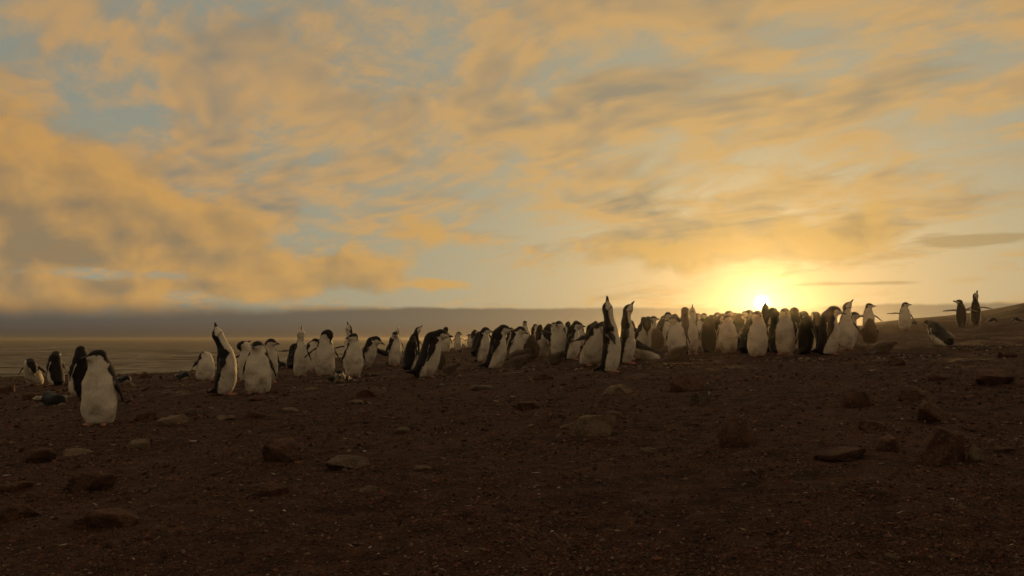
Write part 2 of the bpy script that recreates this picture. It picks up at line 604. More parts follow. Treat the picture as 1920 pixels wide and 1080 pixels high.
def down_material():
    mt, N, b = principled('chick_down', 0.9, spec=0.1)
    at = N.node('ShaderNodeVertexColor', layer_name='Col')
    oc = N.node('ShaderNodeTexCoord').outputs['Object']
    n = N.noise(oc, 22.0, 5, 0.65, dims='3D')
    c = N.mix(1.0, at.outputs[0], N.mix(n, (0.45, 0.42, 0.4), (1.45, 1.4, 1.35)), 'MULTIPLY')
    N.put(b.inputs['Base Color'], c)
    b.inputs['Sheen Weight'].default_value = 0.55
    b.inputs['Sheen Roughness'].default_value = 0.35
    h = N.add(N.noise(oc, 55.0, 4, 0.7, dims='3D'), N.noise(oc, 200.0, 3, 0.6, dims='3D'))
    add_bump(N, b, h, 0.9, 0.012)
    tr = N.node('ShaderNodeBsdfTranslucent')
    N.put(tr.inputs['Color'], N.mix(0.5, c, (0.5, 0.38, 0.26)))
    mx = N.node('ShaderNodeMixShader')
    mx.inputs[0].default_value = 0.28
    N.l.new(b.outputs[0], mx.inputs[1])
    N.l.new(tr.outputs[0], mx.inputs[2])
    N.l.new(mx.outputs[0], N.n['Material Output'].inputs['Surface'])
    return mt


M_FEATHER = feather_material()
M_DOWN = down_material()
M_BILL = principled('bill_horn', 0.4, (0.018, 0.016, 0.016), 0.4)[0]
M_FOOT = principled('foot_skin', 0.6, (0.36, 0.16, 0.11), 0.3)[0]
M_EYE = principled('eye', 0.1, (0.03, 0.012, 0.008), 0.6)[0]

BLACK = np.array((0.013, 0.011, 0.012))
WHITE = np.array((0.76, 0.68, 0.55))
D2R = math.pi / 180


def smin(a, b, k):
    h = np.clip(0.5 + 0.5 * (b - a) / k, 0, 1)
    return b + (a - b) * h - k * h * (1 - h)


def cone_d(p, a, b, ra, rb):
    ba = b - a
    t = np.clip(((p - a) @ ba) / (ba @ ba), 0, 1)
    return np.linalg.norm(p - a - t[:, None] * ba, axis=1) - (ra + (rb - ra) * t)


def unit(v):
    v = np.asarray(v, dtype=float)
    return v / np.linalg.norm(v)


def sph(pitch, yaw):
    """Direction in (s, f, z): pitch 0 = up, 90 = forward; yaw turns forward towards +s."""
    p, y = pitch * D2R, yaw * D2R
    return np.array((math.sin(p) * math.sin(y), math.sin(p) * math.cos(y), math.cos(p)))


class Bird:
    """One penguin in one pose as a signed-distance body, coordinates (s sideways, f forward, z up)."""

    def __init__(self, fat=1.0, tall=1.0, lean=0.0, neck=(25, 0, 0.075), neck2=None, head=(0, 0), bill_open=0.0,
                 left=(17, -3), right=(17, -3), tail=1.0, chick=False, twist=0.0, moult=0.0, flip=1.0):
        self.chick, self.bill_open, self.moult = chick, bill_open, moult
        self.fat, self.tall, self.lean = fat, tall, lean
        if chick:
            st = [(-.02, .06, .085), (.0, .11, .118), (.01, .18, .124), (.012, .25, .112), (.008, .31, .092), (.004, .355, .074)]
        else:
            st = [(-.016, .048, .098), (-.002, .100, .118), (.012, .170, .127), (.020, .250, .127), (.017, .330, .116), (.009, .400, .100), (.002, .458, .081)]
        self.st = np.array([(0, f, z * tall, r * fat * (1.0 if chick else np.interp(z, (0.05, 0.25, 0.40, 0.46), (0.90, 0.86, 0.90, 0.96)))) for f, z, r in st])
        self.seed = 3.7 * fat + 1.9 * tall + 0.37 * head[0] + 0.11 * head[1] + 0.05 * neck[0]
        self.wf = 1.10 if not chick else 1.05
        l = lean * D2R
        self.hip = np.array((0, -0.02, 0.10))
        c, s = math.cos(l), math.sin(l)
        # torso frame -> body frame: rotate about s axis so that 'up' tips towards f
        self.R = np.array(((1, 0, 0), (0, c, s), (0, -s, c)))       # columns applied as p_body = R p
        self.nb = self.to_body(self.st[-1, :3])
        d1 = sph(neck[0], neck[1])
        self.n1 = self.nb + d1 * neck[2]
        if neck2 is None:
            self.n2 = self.n1
        else:
            self.n2 = self.n1 + sph(neck2[0], neck2[1]) * neck2[2]
        hp, hy = head[0] * D2R, head[1] * D2R
        self.ha = np.array((math.cos(hp) * math.sin(hy), math.cos(hp) * math.cos(hy), math.sin(hp)))
        up = np.array((-math.sin(hp) * math.sin(hy), -math.sin(hp) * math.cos(hy), math.cos(hp)))
        self.hb = up
        self.hc = np.cross(self.ha, self.hb)
        self.hs = 1.13 if not chick else 0.90
        self.hc0 = self.n2 + self.ha * 0.016 + self.hb * 0.006
        self.flips = []
        sh_i = -2
        for side, (abd, swing) in ((1, left), (-1, right)):
            if abd is None:
                continue
            r = self.st[sh_i, 3]
            o = np.array((side * (r * self.wf + 0.012), self.st[sh_i, 1] - 0.006, self.st[sh_i, 2] + 0.004))
            a, w = abd * D2R, swing * D2R
            d = np.array((side * math.sin(a), math.sin(w) * math.cos(a), -math.cos(a) * math.cos(w)))
            if abd > 60:
                d = unit(d + np.array((0, math.sin(w) * 0.8, 0)))
            ch = np.array((0, 1.0, 0)) if abs(d[1]) < 0.9 else np.array((0, 0, 1.0))
            if abs(d[1]) >= 0.6:
                ch = unit(np.array((0, 1.0, 0)) * (1 - abs(d[1])) + np.array((0, 0, 1.0)) * abs(d[1]))
            ch = unit(ch - d * (ch @ d))
            nrm = unit(np.cross(d, ch)) * side
            # nrm: dorsal (outer) side
            if nrm[0] * side < 0 and abd < 60:
                nrm = -nrm
            self.flips.append((side, o, d, ch, nrm, (0.215 if not chick else 0.15) * flip * (0.6 + 0.4 * tall)))
        self.tail = tail
        self.flip_t = max(1.0, flip)

    def tail_dir(self):
        an = 24 * D2R + max(0.0, self.lean - 15) * 0.85 * D2R
        return np.array((0, -math.cos(an), -math.sin(an)))

    def to_body(self, p):
        return (np.asarray(p) - self.hip) @ self.R.T + self.hip

    def to_torso(self, p):
        return (p - self.hip) @ self.R + self.hip

    def sdf(self, p, want=False):
        q = self.to_torso(p)
        qs = q.copy()
        qs[:, 0] /= self.wf
        dt = None
        for i in range(len(self.st) - 1):
            d = cone_d(qs, self.st[i, :3], self.st[i + 1, :3], self.st[i, 3], self.st[i + 1, 3])
            dt = d if dt is None else smin(dt, d, 0.035)
        hs = self.hs
        # neck
        r0, r1 = self.st[-1, 3] * 0.98, 0.0475 * hs * (1.0 if self.fat > 0.9 else 0.92)
        if np.allclose(self.n1, self.n2):
            dn = cone_d(p, self.nb, self.n1, r0, r1)
        else:
            dn = smin(cone_d(p, self.nb, self.n1, r0, r1 * 1.10), cone_d(p, self.n1, self.n2, r1 * 1.10, r1), 0.03)
        # head
        h = p - self.hc0
        a, b, c = h @ self.ha, h @ self.hb, h @ self.hc
        ax, bx, cx = 0.061 * hs, 0.049 * hs, 0.047 * hs
        k0 = np.sqrt((a / ax) ** 2 + (b / bx) ** 2 + (c / cx) ** 2)
        k1 = np.sqrt((a / ax ** 2) ** 2 + (b / bx ** 2) ** 2 + (c / cx ** 2) ** 2) + 1e-9
        dh = k0 * (k0 - 1) / k1
        sn = cone_d(p, self.hc0 + self.ha * 0.03 * hs - self.hb * 0.004, self.hc0 + self.ha * 0.070 * hs - self.hb * 0.010, 0.034 * hs, 0.0165 * hs)
        dh = smin(dh, sn, 0.03)
        d = smin(dt, smin(dn, dh, 0.035), 0.05)
        # tail
        if self.tail > 0:
            t0 = np.array((0, -0.085 * self.fat, 0.075))
            t1 = t0 + self.tail_dir() * 0.125 * self.tail
            qt = q.copy()
            qt[:, 0] *= 0.62
            dtl = cone_d(qt, t0, t1, 0.034, 0.008)
            d = smin(d, dtl, 0.03)
        if self.lean < 48:
            d = -smin(-d, -(0.012 - p[:, 2]), 0.03)
        dfs = []
        for side, o, dr, ch, nrm, L in self.flips:
            r = q - o
            u = r @ dr
            uu = np.clip(u / L, -0.12, 1.0)
            v = r @ ch + 0.028 * np.clip(uu, 0, 1) ** 2         # tip swept back
            t = np.clip(uu, 0, 1)
            w = r @ nrm + 0.020 * (1 - smooth01(t, -0.1, 0.30))
            cw = (0.021 + 0.021 * np.sin(np.clip(t * 1.25 + 0.12, 0, 1) * math.pi) ** 0.8) * (1 - 0.62 * t ** 5)
            tk = (0.0140 - 0.0060 * t) * self.flip_t
            e = np.sqrt((v / cw) ** 2 + (w / tk) ** 2)
            df = (e - 1) * np.minimum(tk * 1.4, cw) * 0.9
            df = np.maximum(df, np.maximum(u - L, -u - 0.03))
            dfs.append(df)
            d = smin(d, df, 0.007)
        d = d + 0.006 * (np.sin(p[:, 0] * 23 + self.seed) * np.sin(p[:, 1] * 19 + 2 * self.seed) * np.sin(p[:, 2] * 27 + self.seed)) * smooth01(p[:, 2], 0.0, 0.06)
        if want:
            return d, q, dt, dn, dh, (a, b, c), dfs
        return d

    def bounds(self):
        pts = [self.to_body(s[:3]) for s in self.st] + [self.n1, self.n2, self.hc0 + self.ha * 0.09]
        rs = [s[3] * 1.15 + 0.015 for s in self.st] + [0.09, 0.09, 0.03]
        lo = np.min([q - r for q, r in zip(pts, rs)], axis=0)
        hi = np.max([q + r for q, r in zip(pts, rs)], axis=0)
        for side, o, dr, ch, nrm, L in self.flips:
            e = self.to_body(o + dr * (L + 0.03))
            for sgn in (-1, 1):
                lo = np.minimum(lo, e - 0.05)
                hi = np.maximum(hi, e + 0.05)
        tl = self.to_body(np.array((0, -0.085 * self.fat, 0.075)) + self.tail_dir() * 0.14 * self.tail)
        lo = np.minimum(lo, tl - 0.05)
        hi = np.maximum(hi, tl + 0.05)
        return lo, hi

    def surface(self, vox):
        lo, hi = self.bounds()
        n = np.ceil((hi - lo) / (vox * 4)).astype(int) + 1
        # coarse pass
        ax = [lo[i] + (np.arange(n[i]) + 0.5) * vox * 4 for i in range(3)]
        g = np.stack(np.meshgrid(*ax, indexing='ij'), -1).reshape(-1, 3)
        dc = self.sdf(g).reshape(n)
        active = np.abs(dc) < vox * 4 * 1.35 + 0.008
        big = np.kron(active, np.ones((4, 4, 4), dtype=bool))
        N = n * 4
        val = np.kron(np.sign(dc), np.ones((4, 4, 4))) * 0.05
        idx = np.argwhere(big)
        pts = lo + (idx + 0.5) * vox
        val[big] = self.sdf(pts)
        return surface_nets(val, lo + 0.5 * vox, vox)

    def colors(self, p):
        d, q, dt, dn, dh, (a, b, c), dfs = self.sdf(p, True)
        n = len(p)
        if self.chick:
            base = np.tile(np.array((0.165, 0.115, 0.080)), (n, 1))
            fr = q[:, 1] - np.interp(q[:, 2], self.st[:, 2], self.st[:, 1])
            phi = np.degrees(np.arctan2(np.abs(q[:, 0]) / self.wf, fr))
            belly = smooth01(phi, 95, 55) * smooth01(q[:, 2], 0.36, 0.28)
            base += belly[:, None] * (np.array((0.27, 0.215, 0.16)) - base)
            if self.moult > 0:
                mm = smooth01(fbm(p * 9 + 3.1, 3), 0.02, 0.14) * self.moult
                base += mm[:, None] * (np.where(belly[:, None] > 0.4, WHITE, BLACK * 1.5) - base)
            face = smooth01(a, -0.02, 0.03) * (dh < np.minimum(dt, dn))
            base += face[:, None] * (np.array((0.095, 0.070, 0.052)) - base)
            return base
        # torso: black back, white front
        zc = q[:, 2] / self.tall
        fr = q[:, 1] - np.interp(q[:, 2], self.st[:, 2], self.st[:, 1])
        sd = np.abs(q[:, 0]) / self.wf
        phi = np.degrees(np.arctan2(sd, fr))
        phi0 = np.interp(zc, (0.0, 0.10, 0.25, 0.34, 0.40, 0.435, 0.46, 0.49), (116, 114, 106, 90, 70, 54, 47, 64))
        phi0 = phi0 + 16 * fbm(p * 26 + self.seed, 3, 0.6) + 10 * fbm(p * 70 + self.seed, 2)
        if self.lean > 60:
            phi0 = np.minimum(phi0, 58)         # lying: wings and flank feathers close over the belly
        rr = np.maximum(np.hypot(sd, fr), 0.03)
        blk_t = smooth01((phi - phi0) * D2R * rr, -0.004, 0.004)
        blk_t = np.where((q[:, 1] < -0.10 * self.fat) & (zc < 0.12), 1.0, blk_t)
        # neck: black nape, white throat
        ax = self.n2 - self.nb
        L2 = ax @ ax
        tt = np.clip(((p - self.nb) @ ax) / L2, 0, 1)
        back0 = self.R @ np.array((0, -1.0, 0))
        back1 = unit(self.hb * 0.8 - self.ha * 0.7)
        bk = back0[None] * (1 - tt[:, None]) + back1[None] * tt[:, None]
        rel = p - self.nb - tt[:, None] * ax
        axn = ax / math.sqrt(L2)
        bk = bk - (bk @ axn)[:, None] * axn
        bk /= np.linalg.norm(bk, axis=1)[:, None] + 1e-6
        relp = rel - (rel @ axn)[:, None] * axn
        side = (relp * bk).sum(1)
        lim = np.interp(tt, (0, 0.25, 0.6, 1), (-0.040, -0.026, -0.010, -0.012))
        blk_n = smooth01(side - lim, -0.004, 0.004)
        # head: cap, white face, chin strap
        hs = self.hs
        cap = np.interp(a / hs, (-0.06, -0.03, 0.0, 0.02, 0.05, 0.08), (-0.055, -0.018, 0.008, 0.012, 0.008, -0.002)) * hs
        blk_h = smooth01(b - cap, -0.003, 0.003)
        blk_h = np.maximum(blk_h, smooth01(-a - 0.040 * hs - 0.35 * b, -0.004, 0.004) * smooth01(b, -0.045, -0.030))
        strap = np.abs(a - (-0.034 * hs + np.clip(-(b - 0.002), 0, 1) * 0.95))
        blk_h = np.maximum(blk_h, smooth01(strap, 0.0075, 0.0035) * smooth01(b, 0.02, 0.01) * (a < 0.05 * hs))
        eye = np.hypot(a - 0.026 * hs, b - 0.009 * hs)
        blk_h = np.maximum(blk_h, smooth01(eye, 0.0075, 0.0045) * (np.abs(c) > 0.02))
        wh = np.where(dh < dn + 0.006, 1.0, 0.0)
        wn = (1 - wh) * np.where(dn < dt + 0.006, 1.0, 0.0)
        wt = 1 - wh - wn
        blk = wh * blk_h + wn * blk_n + wt * blk_t
        for (sidef, o, dr, ch, nrm, L), df in zip(self.flips, dfs):
            onf = smooth01(df, 0.007, 0.002) * smooth01(dt, -0.004, 0.004)
            r = q - o
            w, v, u = r @ nrm + 0.020 * (1 - smooth01((r @ dr) / L, -0.1, 0.30)), r @ ch + 0.028 * np.clip((r @ dr) / L, 0, 1) ** 2, r @ dr
            tc = np.clip(u / L, 0, 1)
            cwv = (0.021 + 0.021 * np.sin(np.clip(tc * 1.25 + 0.12, 0, 1) * math.pi) ** 0.8) * (1 - 0.62 * tc ** 5)
            under = smooth01(w, 0.0, -0.004) * smooth01(v, 0.020, 0.010) * smooth01(u, L * 0.93, L * 0.8)
            trail = smooth01(v + cwv, 0.007, 0.003) * smooth01(w, 0.006, 0.002)
            bf = 1 - np.maximum(under * 0.9, trail * 0.8)
            blk = blk * (1 - onf) + bf * onf
        colr = WHITE[None] * (1 - blk[:, None]) + BLACK[None] * blk[:, None]
        return colr


def surface_nets(v, origin, vox):
    s = v < 0
    cnt = np.zeros(np.array(v.shape) - 1, dtype=np.int8)
    for dx in (0, 1):
        for dy in (0, 1):
            for dz in (0, 1):
                cnt += s[dx:v.shape[0] - 1 + dx, dy:v.shape[1] - 1 + dy, dz:v.shape[2] - 1 + dz]
    cells = (cnt > 0) & (cnt < 8)
    ci = np.argwhere(cells)
    idmap = np.full(cells.shape, -1, dtype=np.int64)
    idmap[cells] = np.arange(len(ci))
    acc = np.zeros((len(ci), 3))
    num = np.zeros(len(ci))
    corners = [(i, j, k) for i in (0, 1) for j in (0, 1) for k in (0, 1)]
    for A in corners:
        for axis in range(3):
            if A[axis]:
                continue
            B = list(A)
            B[axis] = 1
            va = v[ci[:, 0] + A[0], ci[:, 1] + A[1], ci[:, 2] + A[2]]
            vb = v[ci[:, 0] + B[0], ci[:, 1] + B[1], ci[:, 2] + B[2]]
            cr = (va < 0) != (vb < 0)
            t = np.where(cr, va / np.where(cr, va - vb, 1), 0)
            pt = np.tile(np.array(A, dtype=float), (len(ci), 1))
            pt[:, axis] += t
            acc[cr] += pt[cr]
            num[cr] += 1
    verts = origin + (ci + acc / num[:, None]) * vox
    quads = []
    for axis in range(3):
        o1, o2 = [(1, 2), (2, 0), (0, 1)][axis]
        sl0 = [slice(None)] * 3
        sl1 = [slice(None)] * 3
        sl0[axis] = slice(0, -1)
        sl1[axis] = slice(1, None)
        a, b = s[tuple(sl0)], s[tuple(sl1)]
        e = np.argwhere(a != b)
        ok = (e[:, o1] > 0) & (e[:, o2] > 0) & (e[:, o1] < v.shape[o1] - 1) & (e[:, o2] < v.shape[o2] - 1)
        e = e[ok]
        inside = s[e[:, 0], e[:, 1], e[:, 2]]
        def cid(d1, d2):
            c = e.copy()
            c[:, o1] -= d1
            c[:, o2] -= d2
            return idmap[c[:, 0], c[:, 1], c[:, 2]]
        qd = np.stack([cid(1, 1), cid(0, 1), cid(0, 0), cid(1, 0)], 1)
        qd[~inside] = qd[~inside][:, ::-1]
        quads.append(qd)
    return verts, np.concatenate(quads)


def to_local(p):
    """(s,f,z) -> object coordinates; a bird with rotation 0 faces the camera (-Y)."""
    return np.stack([p[:, 0], -p[:, 1], p[:, 2]], 1)


def ring_tube(path, radii, n=8, flat=1.0, up=np.array((0, 0, 1.0))):
    path = np.asarray(path, dtype=float)
    vs, fs = [], []
    for i, (c, r) in enumerate(zip(path, radii)):
        tng = unit(path[min(i + 1, len(path) - 1)] - path[max(i - 1, 0)])
        sx = unit(np.cross(tng, up))
        sy = np.cross(sx, tng)
        for k in range(n):
            an = 2 * math.pi * k / n
            vs.append(c + r * (math.cos(an) * sx * flat + math.sin(an) * sy))
    for i in range(len(path) - 1):
        for k in range(n):
            k2 = (k + 1) % n
            fs.append((i * n + k, i * n + k2, (i + 1) * n + k2, (i + 1) * n + k))
    a = len(vs)
    vs += [path[0], path[-1]]
    for k in range(n):
        k2 = (k + 1) % n
        fs.append((a, k2, k, a))
        fs.append((a + 1, (len(path) - 1) * n + k, (len(path) - 1) * n + k2, a + 1))
    return vs, fs


def tri_fix(fs):
    """Quads only: split into triangles so that every face has three corners."""
    out = []
    for f in fs:
        if f[0] == f[3]:
            out.append(f[:3])
        else:
            out.append((f[0], f[1], f[2]))
            out.append((f[0], f[2], f[3]))
    return np.array(out)


def bill_mesh(B):
    hs = B.hs
    o = B.hc0 + B.ha * 0.068 * hs - B.hb * 0.010 * hs
    L = 0.060 * hs * (0.72 if B.chick else 1.0)
    vs, fs = [], []
    up = B.hb
    for sgn in ((1, -1) if B.bill_open > 0 else (1, -1)):
        op = B.bill_open * sgn * D2R * 0.5
        d = B.ha * math.cos(op) + up * math.sin(op)
        path, rad = [], []
        for i in range(6):
            t = i / 5
            droop = -0.006 * t ** 3 if sgn > 0 else 0.001
            path.append(o + d * L * t * (1.0 if sgn > 0 else 0.93) + up * (sgn * 0.0045 * (1 - 0.8 * t) + droop))
            rad.append((0.0130 * (1 - t) ** 0.8 + 0.0028) * hs * (1.0 if sgn > 0 else 0.8))
        path.insert(0, o - B.ha * 0.02 + up * sgn * 0.003)
        rad.insert(0, 0.0125 * hs)
        v, f = ring_tube(path, rad, 8, 0.8, up)
        k = len(vs)
        vs += v
        fs += [tuple(j + k for j in q) for q in f]
    return to_local(np.array(vs)), tri_fix(fs)


def foot_mesh(side, fwd=0.012):
    # webbed foot with three toes and claws
    pts = [(-0.012, -0.02), (-0.022, 0.03), (-0.040, 0.085), (-0.030, 0.098), (-0.014, 0.082), (-0.002, 0.104), (0.008, 0.104), (0.016, 0.082), (0.032, 0.094),
           (0.040, 0.082), (0.022, 0.03), (0.012, -0.02)]
    n = len(pts)
    vs = [(side * 0.062 + x * 0.9, y * 1.05 + 0.01 + fwd, 0.0) for x, y in pts] + [(side * 0.062 + x * 0.72, y + 0.01 + fwd, 0.010 if y > 0.06 else 0.026) for x, y in pts]
    c0 = len(vs)
    vs += [(side * 0.062, 0.05 + fwd, 0.0), (side * 0.062, 0.045 + fwd, 0.026)]
    fs = []
    for i in range(n):
        j = (i + 1) % n
        fs += [(i, j, n + j), (i, n + j, n + i), (c0, j, i), (c0 + 1, n + i, n + j)]
    return to_local(np.array(vs)), np.array(fs)


def eye_mesh(B, side):
    vs, fs = [], []
    hs = B.hs
    o = B.hc0 + B.ha * 0.026 * hs + B.hb * 0.010 * hs + B.hc * side * 0.0405 * hs
    r = 0.0062
    for i in range(5):
        th = math.pi * (i + 0.5) / 5
        for k in range(8):
            an = 2 * math.pi * k / 8
            vs.append(o + r * np.array((math.sin(th) * math.cos(an), math.sin(th) * math.sin(an), math.cos(th))))
    for i in range(4):
        for k in range(8):
            k2 = (k + 1) % 8
            fs.append((i * 8 + k, (i + 1) * 8 + k, (i + 1) * 8 + k2, i * 8 + k2))
    return to_local(np.array(vs)), tri_fix(fs)


_bird_cache = {}


def bird_meshes(pose, vox, feet=True, eyes=False):
    key = (repr(sorted(pose.items())), vox, feet, eyes)
    if key in _bird_cache:
        return _bird_cache[key]
    B = Bird(**pose)
    v, f = B.surface(vox)
    colr = B.colors(v)
    if B.chick:
        v = v + 0.006 * fbm(v * 60, 2)[:, None] * unit_rows(v - v.mean(0))
        v, f, colr = add_down(v, f, colr)
    lv = to_local(v)
    lift = (0.004 - lv[:, 2].min()) if feet else -lv[:, 2].min() - (0.03 if B.chick else 0.05)
    lv[:, 2] += lift
    parts = []
    bv, bf = bill_mesh(B)
    bv[:, 2] += lift
    parts.append(('bill', bv, bf, M_BILL))
    if feet:
        for sd in (-1, 1):
            fv, ff = foot_mesh(sd)
            parts.append(('foot', fv, ff, M_FOOT))
    if eyes and not B.chick:
        for sd in (-1, 1):
            ev, ef = eye_mesh(B, sd)
            ev[:, 2] += lift
            parts.append(('eye', ev, ef, M_EYE))
    top = max(lv[:, 2].max(), bv[:, 2].max())
    out = dict(v=lv, f=f[:, ::-1], c=colr, parts=parts, top=top, chick=B.chick, me={})
    _bird_cache[key] = out
    return out


def add_down(v, f, c, count=3600):
    """Short tufts of down standing off a chick's skin, kept in the same mesh."""
    rs = np.random.RandomState(len(v))
    nrm = np.cross(v[f[:, 2]] - v[f[:, 0]], v[f[:, 3]] - v[f[:, 1]])
    ctr = v[f].mean(1)
    out = unit_rows(nrm)
    if ((ctr - v.mean(0)) * out).sum() < 0:
        out = -out
    k = rs.randint(0, len(f), count)
    d = unit_rows(out[k] + rs.normal(size=(count, 3)) * 0.45 + np.array((0, 0, -0.35)))
    side = unit_rows(np.cross(d, rs.normal(size=(count, 3))))
    base = ctr[k] + rs.normal(size=(count, 3)) * 0.003
    w = 0.0028 * rs.uniform(0.6, 1.3, (count, 1))
    ln = rs.uniform(0.012, 0.032, (count, 1))
    n0 = len(v)
    a, b, t, m = base - side * w, base + side * w, base + d * ln, base + d * ln * 0.6 + side * w * 0.4
    vv = np.concatenate([v, np.stack([a, b, m, t], 1).reshape(-1, 3)])
    ff = np.concatenate([f, (n0 + np.arange(count)[:, None] * 4 + np.array((0, 1, 2, 3))[None])])
    cc = np.concatenate([c, np.repeat(c[f[k, 0]] * rs.uniform(0.8, 1.5, (count, 1)), 4, 0)])
    return vv, ff, cc


def unit_rows(a):
    return a / (np.linalg.norm(a, axis=1)[:, None] + 1e-9)


def make_bird(name, data):
    """Top-level body mesh with its bill, feet and eyes as children; mesh data shared between like birds."""
    ms = data['me']
    if not ms:
        ob = mesh_obj(name, data['v'], data['f'], M_DOWN if data['chick'] else M_FEATHER, colors=data['c'], link=False)
        ms['body'] = ob.data
        bpy.data.objects.remove(ob)
        for i, (pn, v, f, mt) in enumerate(data['parts']):
            o = mesh_obj(pn, v, f, mt, link=False)
            ms[i] = o.data
            bpy.data.objects.remove(o)
    body = bpy.data.objects.new(name, ms['body'])
    col.objects.link(body)
    for i, (pn, v, f, mt) in enumerate(data['parts']):
        c = bpy.data.objects.new(pn, ms[i])
        col.objects.link(c)
        c.parent = body
    return body

REST = dict()
POSES = dict(
    rest=dict(fat=0.97),
    look=dict(neck=(10, 0, 0.10), fat=0.90),
    tallneck=dict(neck=(5, 0, 0.135), fat=0.85, tall=1.04),
    ecstatic=dict(fat=0.80, tall=1.10, neck=(4, 0, 0.19), head=(82, 0), left=(28, -20), right=(28, -20)),
    preen_chest=dict(neck=(30, 0, 0.07), neck2=(75, 25, 0.05), head=(-65, 15)),
    preen_side=dict(neck=(40, 40, 0.09), neck2=(110, 70, 0.07), head=(-60, 100)),
    bent=dict(lean=62, neck=(95, 0, 0.08), head=(-40, 0), fat=1.0, tail=1.2),
    hunch=dict(fat=0.93, lean=16, neck=(62, 0, 0.09), head=(-8, 0)),
    prone=dict(lean=82, neck=(58, 0, 0.080), head=(-4, 0), fat=0.86, tail=0.6, left=(12, -10), right=(12, -10)),
    prone_low=dict(lean=86, neck=(88, 25, 0.07), head=(-10, 30), fat=0.80, tail=0.6),
    spread=dict(neck=(8, 0, 0.12), fat=0.86, left=(70, -10), right=(70, -10)),
    headback=dict(fat=1.1, tall=0.84, neck=(75, 165, 0.06), head=(-25, 165), left=(20, -10), right=(26, -20)),
    chick=dict(chick=True, neck=(5, 0, 0.075), head=(5, 0), left=(24, 0), right=(24, 0), tail=0.4),
    chick_lie=dict(chick=True, lean=66, neck=(50, 20, 0.105), head=(-10, 30), tail=0.4, fat=1.0, left=(34, -14), right=(34, -14)),
)

# ------------------------------------------------------------------ the colony
def pose(name, **kw):
    d = dict(POSES[name])
    d.update(kw)
    return d


